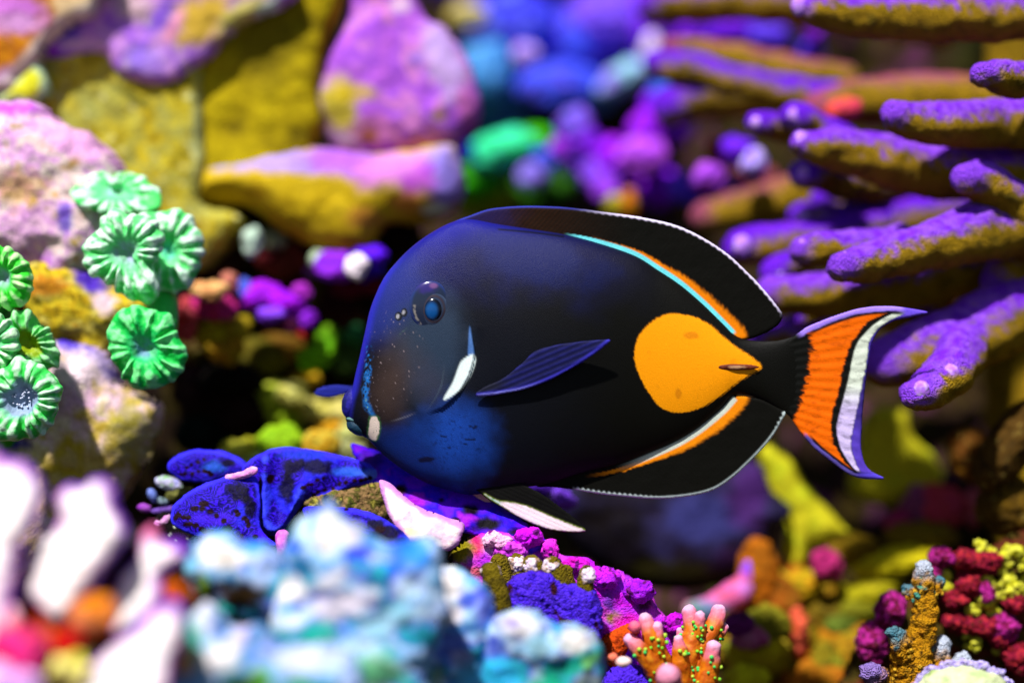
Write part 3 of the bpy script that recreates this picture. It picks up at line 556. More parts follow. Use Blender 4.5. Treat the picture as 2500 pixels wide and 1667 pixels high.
mantle([(409, 1136), (428, 1115), (473, 1096), (523, 1099), (568, 1111), (602, 1133), (606, 1152), (560, 1160), (515, 1174), (458, 1176), (422, 1160)], 0.018, 14, 41, gc, (0, -0.25),
       spots=rowspots([(442, 1158), (470, 1156), (500, 1150), (520, 1156)], 7, 6, 1) + rowspots([(460, 1140), (480, 1132), (500, 1122)], 4, 5, 2), glow=[(525, 1138, 34, 18, (30, 90, 190), 0.7)], dark=[(560, 1128, 20, 10)])
mantle([(590, 1150), (606, 1125), (640, 1105), (672, 1094), (732, 1095), (806, 1108), (866, 1121), (914, 1142), (936, 1168), (924, 1180), (851, 1192), (776, 1218), (746, 1226), (720, 1262), (690, 1296), (660, 1302), (640, 1280), (626, 1200)], 0.008, 22, 43, gc, (0.05, -0.3), 20,
       spots=rowspots([(766, 1205), (800, 1194), (840, 1180), (880, 1172), (905, 1168)], 10, 6, 3) + rowspots([(745, 1186), (770, 1176), (790, 1168)], 4, 6, 4) + [(665, 1166, 8, 12), (640, 1185, 6, 22)],
       dark=[(715, 1140, 36, 22), (705, 1190, 22, 44), (780, 1140, 40, 20)], glow=[(x_, y_, 13, 13, (56, 70, 236), 0.75) for x_, y_ in SIPH[::5]] + [(860, 1152, 60, 12, (40, 90, 210), 0.8), (655, 1220, 14, 60, (50, 60, 240), 0.9), (740, 1110, 70, 14, (20, 50, 190), 0.7), (910, 1160, 30, 14, (80, 110, 220), 0.8)],  # tall dark patch paints the darkness inside the siphon opening
       fold=lambda U, d: (26 * np.exp(-(near_line(U, SIPH)[0] / 17.0) ** 2) + 7 * np.sin((U[:, 0] + U[:, 1] * 0.6) / 19.0) * sm(740, 800, U[:, 0])) * sm(0, 16, d))
mantle([(418, 1245), (426, 1229), (456, 1202), (507, 1178), (562, 1162), (616, 1166), (632, 1193), (636, 1229), (634, 1268), (650, 1300), (680, 1324), (664, 1336), (616, 1336), (556, 1318), (497, 1311), (424, 1280)], -0.002, 20, 45, gc, (0, -0.35),
       spots=rowspots([(432, 1262), (436, 1254), (450, 1260), (466, 1262)], 5, 7, 5) + rowspots([(460, 1276), (478, 1280), (500, 1290), (520, 1294)], 6, 7, 6) + rowspots([(475, 1240), (505, 1240), (525, 1252), (550, 1268)], 5, 8, 7) + rowspots([(580, 1244), (590, 1258), (606, 1262), (612, 1280)], 5, 7, 8) + [(562, 1286, 12, 8), (596, 1304, 5, 6), (628, 1306, 7, 6), (500, 1228, 14, 8)],
       dark=[(585, 1200, 34, 28), (612, 1235, 16, 34)], glow=[(520, 1265, 70, 16, (70, 30, 226), 0.5), (640, 1310, 30, 20, (60, 16, 220), 0.7)])
mantle([(738, 1246), (776, 1236), (851, 1240), (910, 1254), (970, 1287), (1000, 1318), (994, 1338), (940, 1340), (866, 1330), (776, 1300)], -0.020, 18, 47, gc, (0, -0.3),
       dark=[(950, 1300, 40, 22), (980, 1322, 20, 14), (915, 1275, 30, 12)], spots=[(845, 1243, 6, 4), (930, 1290, 14, 9)])
V, F, N, al = tube([(690, 1310, -0.009, 18), (688, 1335, -0.011, 14), (684, 1362, -0.012, 8)], ((20, 2),), 53); build('foot', V, F, paint(V, N, 0, [(190, 60, 200), (220, 130, 214)], 20, 53), 'mantle', gc)
V, F, N, al = tube([(556, 1166, 0.002, 8), (595, 1158, 0.000, 10), (618, 1150, 0.000, 12)], ((14, 2),), 54); build('mantle_edge', V, F, paint(V, N, 0, [(226, 120, 214), (240, 180, 230)], 20, 54), 'mantle', gc)
sh = rock('shell', '', '', [(742, 1232), (760, 1216), (800, 1202), (870, 1188), (930, 1176), (948, 1200), (958, 1230), (950, 1262), (880, 1280), (780, 1270)], 0.004, 18, 24, [(20, 16, 6), (90, 96, 30), (140, 110, 70), (60, 60, 16), (160, 150, 60)], 26, 55, step=3, noise=((30, 6), (12, 3)), parent=gc)
rock('shell', '', '', [(376, 1290), (392, 1250), (440, 1268), (520, 1308), (560, 1325), (600, 1345), (560, 1400), (470, 1420), (390, 1380)], 0.014, 16, 60, [(6, 4, 4), (14, 10, 10), (4, 4, 4)], 26, 56, step=4, noise=((26, 5), (10, 2)), parent=gc, speck=((200, 214, 190), 12, 0.62))  # near-black colour paints the shade under the front mantle fold
for k, (px, py, rx, ry, c, an) in enumerate([(412, 1180, 36, 17, [(150, 150, 226), (190, 190, 214), (120, 190, 90)], 18), (372, 1208, 12, 18, [(120, 140, 220), (90, 110, 180)], -30), (396, 1222, 16, 9, [(170, 190, 220), (60, 90, 60)], 10), (352, 1240, 18, 11, [(150, 50, 190), (190, 120, 200)], 10), (402, 1244, 34, 8, [(130, 90, 200), (90, 60, 140)], -8), (398, 1272, 24, 14, [(226, 130, 220), (236, 190, 226)], -35), (440, 1205, 40, 16, [(60, 66, 26), (120, 120, 60)], -10), (930, 1230, 26, 9, [(60, 60, 214), (10, 6, 20)], -12), (948, 1256, 14, 7, [(40, 50, 190), (20, 10, 20)], -12)]):
    V, F, N = lump(px, py, 0.026 - (0.012 if k in (5, 7, 8) else 0), rx, ry, ry, ((20, 3), (8, 1.5)), 57 + k, 4, an); build('shell_scute', V, F, paint(V, N, 0.02, c, 18, 57 + k), 'crust', gc)
pc = thing('giant_clam', 'violet black-spotted clam with broad cream shell under the fish belly', 'clam', W(1110, 1420, 0.05))
V, F, N, U, d = slab([(850, 1090), (920, 1110), (1000, 1140), (1150, 1195), (1250, 1250), (1310, 1290), (1330, 1325), (1250, 1345), (1190, 1310), (1130, 1290), (1050, 1262), (980, 1222), (920, 1190), (880, 1150)], 0.006, 26, 40, 40, 4, ((60, 7), (18, 2)), 61, (0, -0.8))
C = paint(V, N, 0.018, [(70, 6, 226), (96, 14, 226), (40, 10, 214), (150, 20, 214)], 60, 61, patches=[(985, 1188, 17, 11, (24, 2, 12), 1), (1083, 1210, 9, 7, (24, 2, 12), 1), (1155, 1232, 26, 16, (10, 2, 14), 1), (1118, 1256, 13, 8, (16, 2, 20), 1), (1190, 1262, 40, 18, (6, 2, 10), 1), (1255, 1282, 22, 12, (20, 2, 30), 1), (1020, 1215, 30, 12, (190, 30, 200), 0.7), (1240, 1300, 40, 20, (30, 14, 170), 0.8), (905, 1130, 40, 30, (20, 4, 40), 0.7)])  # spots, plus a dark left end painted in as shadow
build('mantle_fold', V, F, C, 'mantle', pc)
rock('shell', '', '', [(922, 1176), (950, 1180), (985, 1212), (1040, 1244), (1130, 1274), (1128, 1310), (1098, 1340), (1040, 1330), (990, 1316), (960, 1276), (936, 1226)], -0.012, 18, 30, [(240, 222, 214), (246, 232, 224), (236, 206, 214)], 60, 63, edge=40, step=5, noise=((50, 5),), mat='soft', parent=pc, lean=(0, -0.4), patches=[(1020, 1300, 50, 12, (220, 210, 150), 0.8, 10)], rim=((200, 110, 206), 20, 0.85), speck=((226, 190, 206), 40, 0.3))

# ------------------------------------------------------------------ foreground: white finger coral (bottom left)
wf = thing('finger_coral', 'white finger coral with mauve edges and orange bases, large and out of focus', 'coral', W(200, 1900, -0.14))
WH = [(250, 240, 232), (252, 246, 238), (246, 226, 226)]
for k, (poly, y, fr) in enumerate([
    ([(-60, 1130), (0, 1128), (44, 1138), (98, 1200), (84, 1270), (52, 1340), (42, 1420), (34, 1500), (0, 1590), (-80, 1560)], -0.15, 70),
    ([(133, 1215), (158, 1184), (190, 1188), (214, 1168), (250, 1172), (270, 1200), (282, 1240), (302, 1270), (312, 1312), (282, 1352), (246, 1400), (212, 1460), (160, 1510), (110, 1474), (78, 1432), (72, 1340), (108, 1295), (140, 1268)], -0.14, 70),
    ([(346, 1302), (372, 1286), (392, 1316), (442, 1326), (460, 1360), (404, 1404), (394, 1474), (344, 1530), (290, 1540), (266, 1474), (288, 1420), (330, 1360)], -0.13, 60),
    ([(310, 1545), (395, 1482), (436, 1488), (448, 1552), (424, 1630), (390, 1720), (200, 1740), (214, 1640), (250, 1590)], -0.16, 60)]):
    V, F, N, U, d = slab(poly, y, fr * 0.5, 60, 46, 7, ((60, 9), (24, 4)), 70 + k, (0, -0.25))
    C = paint(V, N, y, WH, 80, 70 + k)
    C = mixc(C, A((206, 120, 206)), sm(34, 8, d + 12 * fbm(V, 60, 2, k)) * 0.85); C = mixc(C, A((104, 36, 196)), sm(13, 2, d + 8 * fbm(V, 50, 2, k + 4)))
    if k == 2: C = mixc(C, A((214, 90, 120)), sm(1330, 1300, U[:, 1]) * 0.8)
    build('finger', V, F, C, 'soft', wf)
for k, (px, py, y, rx, ry, c) in enumerate([(420, 1445, -0.125, 44, 60, [(206, 110, 6), (190, 90, 4), (214, 60, 20)]), (232, 1500, -0.155, 56, 52, [(190, 90, 4), (206, 116, 10), (214, 120, 90)]), (120, 1540, -0.14, 60, 90, [(206, 120, 4), (196, 30, 10), (214, 150, 10)]), (40, 1600, -0.165, 80, 70, [(214, 20, 60), (220, 40, 130), (196, 60, 20)]), (190, 1640, -0.15, 70, 60, [(206, 200, 30), (226, 220, 120), (190, 170, 10)]), (0, 1680, -0.18, 90, 50, [(200, 120, 226), (226, 180, 236)]), (20, 1520, -0.155, 40, 50, [(240, 190, 226), (226, 110, 60)]), (365, 1330, -0.12, 22, 40, [(214, 80, 60), (200, 90, 190)]), (440, 1590, -0.155, 20, 50, [(190, 110, 16), (214, 150, 90)]), (160, 1570, -0.17, 22, 26, [(206, 6, 10)])]):
    V, F, N = lump(px, py, y, rx, ry, min(rx, ry), ((60, 20), (24, 6)), 80 + k, 5); build('base_lobe', V, F, paint(V, N, y, c, 60, 80 + k), 'soft', wf)
V, F, N = lump(250, 1860, -0.14, 420, 190, 220, ((90, 20),), 90, 5); build('base', V, F, paint(V, N, -0.14, [(150, 110, 20), (90, 70, 16)], 60, 90), 'rock', wf)

# ------------------------------------------------------------------ foreground: blue and white crusted rocks (bottom centre)
BW = [(30, 60, 200), (60, 150, 206), (130, 180, 220), (176, 200, 226), (80, 110, 210), (40, 160, 180), (26, 130, 150), (50, 90, 206)]
def bluerock(label, poly, y, front, seed, patches, base=BW, size=70, back=120, group=None):
    return rock('crusted_rock', label, 'rock', poly, y, front, back, base, size, seed, noise=((140, 30), (60, 9), (20, 3)), patches=patches, step=6, edge=80, mat='soft')
bluerock('pale round rock with white crown and painted-on dark hollow beneath beside the finger coral', [(446, 1352), (488, 1318), (556, 1308), (612, 1326), (652, 1322), (694, 1352), (712, 1420), (690, 1500), (600, 1520), (480, 1500), (440, 1420)], -0.095, 50, 91,
         [(545, 1352, 70, 32, (224, 218, 207), 1), (600, 1450, 90, 46, (40, 26, 4), 1), (500, 1455, 40, 40, (24, 10, 4), 1), (505, 1412, 15, 26, (140, 180, 14), 1), (470, 1380, 30, 50, (110, 180, 200), 0.8), (650, 1380, 40, 40, (170, 190, 226), 0.7)])  # the brown-black patches paint crevice shade below the crown
bluerock('tall blue and white crusted rock peak in front of the blue clam', [(690, 1400), (704, 1330), (720, 1282), (770, 1250), (808, 1226), (842, 1256), (880, 1278), (920, 1306), (960, 1328), (1010, 1318), (1062, 1328), (1075, 1400), (1090, 1520), (1060, 1640), (1000, 1760), (720, 1760), (660, 1600), (670, 1480)], -0.100, 90, 93,
         [(810, 1290, 36, 50, (224, 220, 209), 1), (745, 1290, 36, 36, (190, 220, 230), 0.8), (860, 1300, 28, 26, (220, 207, 207), 0.9), (745, 1370, 40, 30, (20, 90, 130), 0.95), (770, 1395, 22, 16, (20, 150, 180), 0.8), (880, 1335, 40, 18, (30, 50, 214), 0.9), (980, 1340, 34, 60, (30, 90, 220), 0.9), (1030, 1350, 40, 36, (30, 130, 220), 0.9), (715, 1430, 60, 34, (222, 217, 211), 1), (820, 1400, 50, 26, (217, 211, 211), 0.9, -35), (800, 1440, 40, 14, (110, 100, 200), 0.8), (850, 1460, 90, 34, (213, 204, 211), 0.95, -15), (700, 1500, 60, 24, (214, 226, 236), 0.9), (790, 1540, 60, 40, (16, 150, 120), 0.85), (950, 1500, 90, 36, (150, 200, 214), 0.8, -20), (690, 1560, 50, 50, (30, 130, 140), 0.8), (880, 1560, 60, 24, (190, 220, 240), 0.85), (930, 1620, 60, 60, (110, 190, 110), 0.8), (820, 1640, 60, 40, (30, 160, 120), 0.8), (1000, 1420, 40, 30, (190, 210, 230), 0.8)])
bluerock('white domed rock with blue pits between rock peak and violet carpet', [(1030, 1420), (1062, 1382), (1112, 1378), (1158, 1410), (1190, 1470), (1204, 1540), (1210, 1640), (1180, 1760), (1000, 1760), (960, 1600), (980, 1480)], -0.066, 70, 95,
         [(1080, 1420, 50, 40, (218, 213, 209), 1), (1060, 1490, 70, 30, (217, 209, 211), 0.95), (1150, 1460, 22, 18, (60, 80, 190), 0.9), (1180, 1480, 26, 60, (80, 90, 206), 0.8), (1090, 1560, 70, 40, (90, 110, 214), 0.85), (1130, 1600, 26, 30, (180, 180, 236), 0.9), (1010, 1560, 40, 40, (170, 220, 214), 0.8), (1150, 1640, 50, 40, (50, 160, 200), 0.8), (1040, 1640, 50, 40, (150, 190, 150), 0.8)])
bluerock('low white and teal rock dome beside the orange branching coral', [(1190, 1540), (1214, 1498), (1262, 1480), (1312, 1506), (1352, 1526), (1420, 1526), (1462, 1556), (1480, 1604), (1470, 1680), (1440, 1780), (1200, 1780), (1180, 1640)], -0.070, 60, 97,
         [(1265, 1515, 50, 28, (213, 211, 213), 1), (1400, 1560, 60, 30, (218, 215, 209), 1, -8), (1250, 1510, 24, 12, (130, 110, 190), 0.7), (1330, 1570, 50, 30, (150, 200, 210), 0.8), (1380, 1620, 90, 26, (16, 150, 120), 0.9, -20), (1440, 1605, 26, 20, (120, 200, 110), 0.9), (1330, 1660, 60, 26, (20, 160, 120), 0.9), (1220, 1640, 50, 50, (40, 170, 214), 0.85), (1210, 1570, 26, 30, (60, 80, 200), 0.8), (1430, 1660, 40, 40, (80, 90, 60), 0.8)])
bluerock('teal green and white rubble rock low in front of the rock peak', [(420, 1560), (450, 1490), (490, 1466), (530, 1500), (560, 1540), (620, 1530), (660, 1560), (720, 1570), (800, 1580), (860, 1620), (880, 1780), (400, 1780), (400, 1640)], -0.135, 60, 99,
         [(495, 1505, 24, 40, (226, 226, 240), 1, -30), (470, 1570, 40, 70, (20, 150, 120), 0.95), (560, 1590, 50, 36, (220, 215, 211), 1), (590, 1555, 30, 24, (206, 190, 226), 0.9), (740, 1600, 110, 26, (190, 196, 232), 0.95), (600, 1660, 60, 36, (50, 70, 10), 0.95), (650, 1640, 30, 40, (90, 170, 20), 0.9), (760, 1660, 70, 30, (30, 160, 110), 0.9), (470, 1660, 60, 50, (90, 150, 214), 0.9), (640, 1590, 40, 20, (90, 120, 214), 0.8)])
cluster('teal_tuft_coral', 'teal and olive coral tufts in the hollow between the pale rocks', 'coral', [(560, 1480, 40, 40, [(20, 150, 150), (10, 120, 90)]), (610, 1490, 40, 30, [(30, 150, 70), (20, 130, 90)], 0.01), (540, 1430, 30, 60, [(60, 70, 10), (90, 90, 14)], 0.02), (640, 1430, 50, 50, [(24, 10, 4), (60, 40, 8)], 0.03)], -0.095, 300)

# ------------------------------------------------------------------ middle: magenta rock, violet carpet, stubby fingers
rock('magenta_rock', 'magenta coralline rock with yellow hole behind the violet carpet', 'rock',
     [(1090, 1400), (1110, 1340), (1160, 1300), (1220, 1290), (1290, 1286), (1320, 1310), (1350, 1330), (1370, 1360), (1430, 1366), (1470, 1386), (1520, 1400), (1580, 1430), (1610, 1480), (1640, 1520), (1680, 1560), (1700, 1700), (1400, 1760), (1200, 1700), (1110, 1500)],
     -0.002, 50, 140, [(150, 20, 206), (196, 20, 214), (176, 40, 226), (206, 60, 200), (120, 20, 190)], 60, 111, edge=80, noise=((80, 14), (28, 6)),
     patches=[(1210, 1325, 44, 22, (244, 190, 226), 1), (1165, 1325, 20, 30, (214, 20, 40), 0.8), (1120, 1340, 40, 36, (130, 120, 10), 1, -50), (1090, 1370, 26, 50, (20, 8, 6), 1, -20), (1150, 1390, 30, 14, (190, 90, 20), 0.8), (1280, 1310, 30, 26, (196, 6, 220), 0.9), (1495, 1500, 20, 16, (130, 110, 4), 1), (1570, 1470, 20, 20, (50, 10, 30), 0.9), (1480, 1460, 22, 26, (70, 50, 150), 0.8), (1540, 1520, 40, 30, (220, 20, 200), 0.9), (1400, 1380, 30, 20, (220, 30, 180), 0.9), (1300, 1390, 50, 24, (226, 200, 226), 0.9)])
cluster('magenta_coral', 'magenta knobs with pale crowns standing on the magenta rock', 'coral', [
    (1290, 1312, 34, 28, [(190, 10, 220), (210, 20, 226)]), (1345, 1345, 22, 28, [(214, 20, 206), (226, 60, 214)]), (1215, 1320, 34, 20, [(240, 160, 214), (246, 210, 230)]), (1405, 1378, 34, 20, [(214, 20, 180), (190, 20, 200)]), (1480, 1410, 40, 26, [(170, 30, 226), (200, 30, 226)]), (1560, 1440, 40, 26, [(160, 20, 226)]), (1250, 1345, 40, 20, [(226, 80, 214), (170, 30, 220)]), (1660, 1520, 40, 26, [(190, 10, 206)])], -0.009, 310, mat='crust', noise=((40, 12), (14, 5)), speck=((110, 20, 120), 22, 0.25))
V, F, N, U, d = slab([(1225, 1470), (1240, 1420), (1280, 1396), (1330, 1392), (1380, 1420), (1430, 1430), (1460, 1450), (1472, 1540), (1440, 1600), (1300, 1600), (1230, 1540)], -0.022, 30, 60, 40, 3.5, ((40, 6), (12, 6)), 121)
build('carpet_coral', V, F, paint(V, N, 0, [(40, 10, 120), (70, 34, 226), (90, 50, 236), (50, 20, 190)], 14, 121, speck=((60, 20, 30), 30, 0.35)), 'stag', None, ('fuzzy deep violet carpet coral between white stubby fingers', 'coral'))
sf = thing('stubby_finger_coral', 'stubby brown coral fingers with white tips beside the violet carpet', 'coral', W(1300, 1560, 0.0))
for k, (pth, tip) in enumerate([([(1198, 1398, -0.012, 25), (1212, 1440, -0.012, 28), (1226, 1500, -0.01, 30)], (1197, 1384, -0.013, 22)), ([(1218, 1372, 0.0, 22), (1228, 1410, 0.0, 26), (1240, 1470, 0.0, 30)], (1216, 1360, -0.001, 20)),
        ([(1350, 1378, -0.006, 22), (1362, 1410, -0.006, 26), (1372, 1450, -0.004, 26)], (1345, 1368, -0.008, 22)), ([(1432, 1398, -0.008, 19), (1430, 1430, -0.008, 22), (1428, 1470, -0.006, 22)], (1434, 1390, -0.010, 20)),
        ([(1300, 1378, -0.004, 24), (1305, 1420, -0.004, 26)], (1298, 1366, -0.006, 24)), ([(1262, 1372, 0.002, 22), (1268, 1420, 0.002, 26)], (1262, 1362, 0.0, 24)), ([(1380, 1396, 0.0, 18), (1386, 1430, 0.0, 20)], (1378, 1388, -0.001, 18))]):
    pth = [(a, b_, c_ - 0.014, d_) for a, b_, c_, d_ in pth]; tip = (tip[0], tip[1] + 8, tip[2] - 0.014, tip[3] * 0.95)
    V, F, N, al = tube(pth, ((30, 4), (10, 2)), 130 + k, 24, 0.2); b = build('finger', V, F, paint(V, N, 0, [(80, 66, 6), (120, 104, 14), (50, 40, 10)], 30, 130 + k), 'stag', sf)
    V, F, N = lump(tip[0], tip[1] + 6, tip[2] + 0.001, tip[3] * 1.02, tip[3] * 0.95, tip[3] * 0.95, ((26, 9), (10, 3)), 140 + k, 5); build('tip', V, F, paint(V, N, 0, [(190, 160, 206), (226, 210, 220), (150, 120, 90), (206, 190, 214)], 22, 140 + k), 'soft', b)

# ------------------------------------------------------------------ orange branching coral with green polyps (bottom right of centre)
oc = thing('branching_coral', 'orange branching coral with pink tips and tiny green polyps', 'coral', W(1650, 1760, -0.02))
OB = [([(1577, 1512, -0.02, 17), (1592, 1560, -0.022, 24), (1615, 1620, -0.02, 28), (1640, 1720, -0.02, 36)], 1), ([(1538, 1562, -0.024, 17), (1565, 1590, -0.025, 22), (1600, 1640, -0.024, 26), (1630, 1720, -0.02, 30)], 1),
      ([(1683, 1494, -0.012, 18), (1692, 1540, -0.014, 24), (1680, 1600, -0.016, 30), (1660, 1720, -0.016, 36)], 1), ([(1754, 1492, -0.01, 18), (1742, 1530, -0.012, 22), (1712, 1580, -0.014, 26), (1680, 1660, -0.016, 30)], 1),
      ([(1742, 1580, -0.02, 18), (1735, 1620, -0.02, 24), (1720, 1680, -0.02, 28), (1700, 1760, -0.02, 32)], 1), ([(1708, 1502, -0.016, 13), (1704, 1540, -0.016, 18)], 1), ([(1632, 1650, -0.04, 30), (1640, 1700, -0.034, 34), (1650, 1780, -0.02, 36)], 1),
      ([(1655, 1560, -0.02, 12), (1660, 1600, -0.02, 22), (1660, 1680, -0.018, 30)], 1), ([(1768, 1530, -0.01, 12), (1750, 1550, -0.012, 16)], 1), ([(1604, 1530, -0.022, 13), (1606, 1570, -0.022, 20)], 1), ([(1660, 1540, -0.012, 10), (1668, 1580, -0.014, 16)], 0)]
r_ = np.random.RandomState(11)
for k, (pth, tp) in enumerate(OB):
    V, F, N, al = tube(pth, ((30, 3), (9, 1.4)), 150 + k, 28, 0.16); r0 = pth[0][3]
    C = paint(V, N, -0.02, [(190, 96, 8), (206, 116, 10), (176, 76, 6), (206, 130, 20)], 30, 150 + k)
    C = mixc(C, A((214, 110, 130)), sm(r0 * 2.2, r0 * 0.6, al + 6 * fbm(V, 14, 2, k))); C = mixc(C, A((226, 176, 214)), sm(r0 * 0.5, -r0 * 0.9, al + 6 * fbm(V, 10, 2, k)) * (0.4 if k == 6 else 0.9))
    b = build('branch', V, F, C, 'flesh', oc)
    sel = np.where((N[:, 1] < 0.1) & (al > r0 * 1.1) & (V[:, 2] > W(0, 1690, -0.02)[2]))[0]
    for j in r_.choice(sel, min(len(sel), 13), replace=False) if len(sel) else []:
        U, FF = ico(2); rr = (3.0 + 2.4 * r_.rand()) * S
        build('polyp', U * rr + V[j] + N[j] * rr * 0.5, FF, np.tile(A([(120, 200, 40), (60, 200, 90), (170, 206, 60)][j % 3]), (len(U), 1)), 'flesh', b)
rock('red_sponge', 'rusty orange red porous sponge touching the orange branching coral', 'sponge', [(1466, 1566), (1500, 1536), (1548, 1518), (1562, 1532), (1546, 1566), (1530, 1590), (1515, 1622), (1486, 1624)], -0.012, 20, 40, [(190, 60, 6), (206, 76, 8), (150, 40, 4)], 14, 161, step=3, noise=((20, 3), (8, 2)), speck=((70, 14, 4), 8, 0.4))
cluster('pink_polyp_coral', 'two pale pink polyps sitting on the rusty sponge', 'coral', [(1550, 1530, 16, 15, [(226, 70, 120), (230, 110, 130)]), (1522, 1615, 19, 14, [(236, 214, 206), (240, 190, 180)], -0.01), (1496, 1604, 12, 11, [(236, 120, 90)], -0.008)], -0.026, 320, noise=((20, 2),), part='polyp')
V, F, N, U, d = slab([(1470, 1660), (1510, 1630), (1570, 1624), (1620, 1650), (1640, 1740), (1460, 1760)], -0.02, 30, 60, 30, 4, ((40, 6), (12, 5)), 165)
build('carpet_coral', V, F, paint(V, N, 0, [(50, 14, 150), (86, 44, 236), (70, 30, 210)], 12, 165), 'stag', None, ('violet carpet coral patch at the foot of the orange branching coral', 'coral'))

# ------------------------------------------------------------------ behind the anal fin: dark purple barrel sponge and right background
rock('barrel_sponge', 'big dark purple barrel sponge, blurred, behind the anal fin', 'sponge',
     [(1330, 1150), (1500, 1130), (1750, 1110), (1850, 1130), (1880, 1200), (1930, 1244), (1900, 1290), (1880, 1350), (1820, 1400), (1720, 1438), (1600, 1440), (1480, 1400), (1400, 1330), (1340, 1250)], 0.13, 90, 240,
     [(10, 6, 8), (26, 16, 34), (40, 36, 76), (18, 10, 22)], 120, 171, edge=120, step=10, noise=((120, 12),), mat='soft',
     patches=[(1710, 1260, 110, 60, (52, 54, 116), 0.9), (1820, 1200, 60, 80, (70, 34, 104), 0.9), (1480, 1280, 110, 90, (12, 6, 6), 0.9), (1650, 1390, 200, 34, (44, 40, 6), 0.95), (1500, 1195, 120, 30, (20, 14, 20), 0.8), (1780, 1360, 60, 40, (60, 30, 80), 0.6)])
cluster('violet_polyp_coral', 'two small violet polyps peeking out above the white pelvic fin', 'coral', [(1375, 1215, 34, 22, [(110, 50, 214), (130, 80, 226)], 0, 20), (1310, 1192, 36, 20, [(90, 40, 190)])], 0.06, 330)
YC = [(170, 160, 20), (196, 190, 30), (176, 186, 26)]
for lb, poly, y, sd_ in [('yellow finger leather coral leaning right beneath the tail fin', [(1856, 1100), (1886, 1084), (1930, 1120), (1970, 1180), (2010, 1230), (2056, 1276), (2072, 1306), (2030, 1336), (1990, 1366), (1950, 1396), (1922, 1386), (1902, 1330), (1910, 1270), (1876, 1220), (1860, 1150)], 0.14, 181),
        ('broad yellow leather coral behind the lower tail tip', [(2120, 1012), (2170, 990), (2214, 1004), (2226, 1060), (2280, 1116), (2306, 1168), (2250, 1220), (2160, 1236), (2074, 1196), (2094, 1100)], 0.16, 182)]:
    rock('leather_coral', lb, 'coral', poly, y, 55, 120, YC, 90, sd_, edge=50, noise=((60, 8),), mat='soft')
cluster('pink_sponge', 'rose and magenta sponge lumps right of the tail fin', 'sponge', [(2290, 1236, 66, 56, [(190, 60, 60), (170, 50, 90)]), (2200, 1276, 42, 32, [(170, 40, 120), (150, 30, 80)]), (2372, 1245, 22, 50, [(190, 90, 110), (150, 50, 60)]), (2240, 1230, 40, 46, [(130, 60, 110)])], 0.14, 340)
cluster('magenta_polyp_coral', 'round magenta polyp among olive fingers below the yellow leather coral', 'coral', [(2022, 1376, 38, 38, [(170, 30, 110), (160, 40, 90)])], 0.11, 345)
cluster('olive_finger_coral', 'olive yellow coral fingers in a blurred row below the tail', 'coral', [
    (2190, 1370, 110, 36, [(179, 166, 10), (217, 204, 17)], 0, -8), (2120, 1440, 90, 34, [(153, 148, 10), (192, 179, 25)], 0, -16), (2080, 1340, 60, 40, [(115, 89, 7), (140, 115, 10)]), (2100, 1490, 90, 40, [(76, 76, 7), (115, 115, 10)]), (2250, 1310, 90, 34, [(122, 102, 10), (102, 76, 10)], 0.01), (1960, 1430, 50, 40, [(153, 140, 12), (192, 140, 12)]), (2040, 1500, 70, 50, [(89, 76, 7), (128, 102, 12)])], 0.12, 350)
TURF = []
r_ = np.random.RandomState(21)
TP = [(160, 136, 20), (176, 90, 20), (126, 112, 16), (196, 176, 40), (160, 70, 56), (110, 70, 12), (120, 130, 30), (150, 110, 14)]
for k in range(46):
    px, py = 1780 + 330 * r_.rand(), 1405 + 270 * r_.rand(); c = TP[r_.randint(len(TP))]; q = 22 + 26 * r_.rand()
    TURF.append((px, py, q, q * (0.7 + 0.9 * r_.rand()), [c, TP[r_.randint(len(TP))], tuple(int(v * 0.6) for v in c)], 0.02 - (py - 1405) / 270 * 0.055 + 0.02 * r_.rand(), 60 * r_.rand() - 30))
cluster('rust_algae_coral', 'rusty brown and olive turf lumps between orange coral and magenta polyps', 'coral', [
    (1850, 1400, 50, 90, [(179, 97, 7), (153, 89, 10)]), (1900, 1480, 60, 80, [(153, 76, 10), (115, 76, 10)]), (1870, 1520, 60, 40, [(110, 110, 20), (140, 130, 25)], -0.03), (1950, 1540, 26, 60, [(235, 102, 76), (192, 76, 38)], -0.02), (2030, 1590, 80, 60, [(179, 102, 12), (140, 115, 12)]), (1850, 1600, 70, 60, [(192, 174, 17), (166, 140, 15)], -0.03), (1940, 1630, 80, 50, [(235, 115, 38), (179, 115, 17)]), (1830, 1560, 50, 26, [(192, 115, 153), (153, 51, 102)], -0.04), (2060, 1530, 50, 36, [(100, 120, 36), (76, 90, 25)]), (2000, 1660, 90, 50, [(204, 115, 25), (153, 102, 12)], -0.02), (1800, 1520, 40, 30, [(115, 25, 115), (64, 25, 51)], -0.05), (1820, 1660, 60, 40, [(217, 217, 25), (179, 166, 25)], -0.04)] + TURF, 0.115, 360, mat='crust')
sp = thing('spike_coral', 'pink coral spike with violet tip rising beside the barrel sponge', 'coral', W(1780, 1500, 0.115))
V, F, N, al = tube([(1830, 1382, 0.11, 17), (1820, 1420, 0.11, 26), (1790, 1455, 0.11, 36), (1740, 1480, 0.11, 30), (1690, 1490, 0.11, 24)], ((30, 4),), 191)
build('spike', V, F, paint(V, N, 0.11, [(226, 100, 130), (206, 90, 160), (190, 80, 90)], 50, 191, patches=[(1830, 1385, 28, 26, (130, 70, 230), 1), (1820, 1430, 26, 18, (214, 130, 226), 0.9), (1730, 1482, 50, 24, (90, 130, 170), 0.9), (1690, 1488, 30, 22, (60, 130, 110), 0.8)]), 'soft', sp)
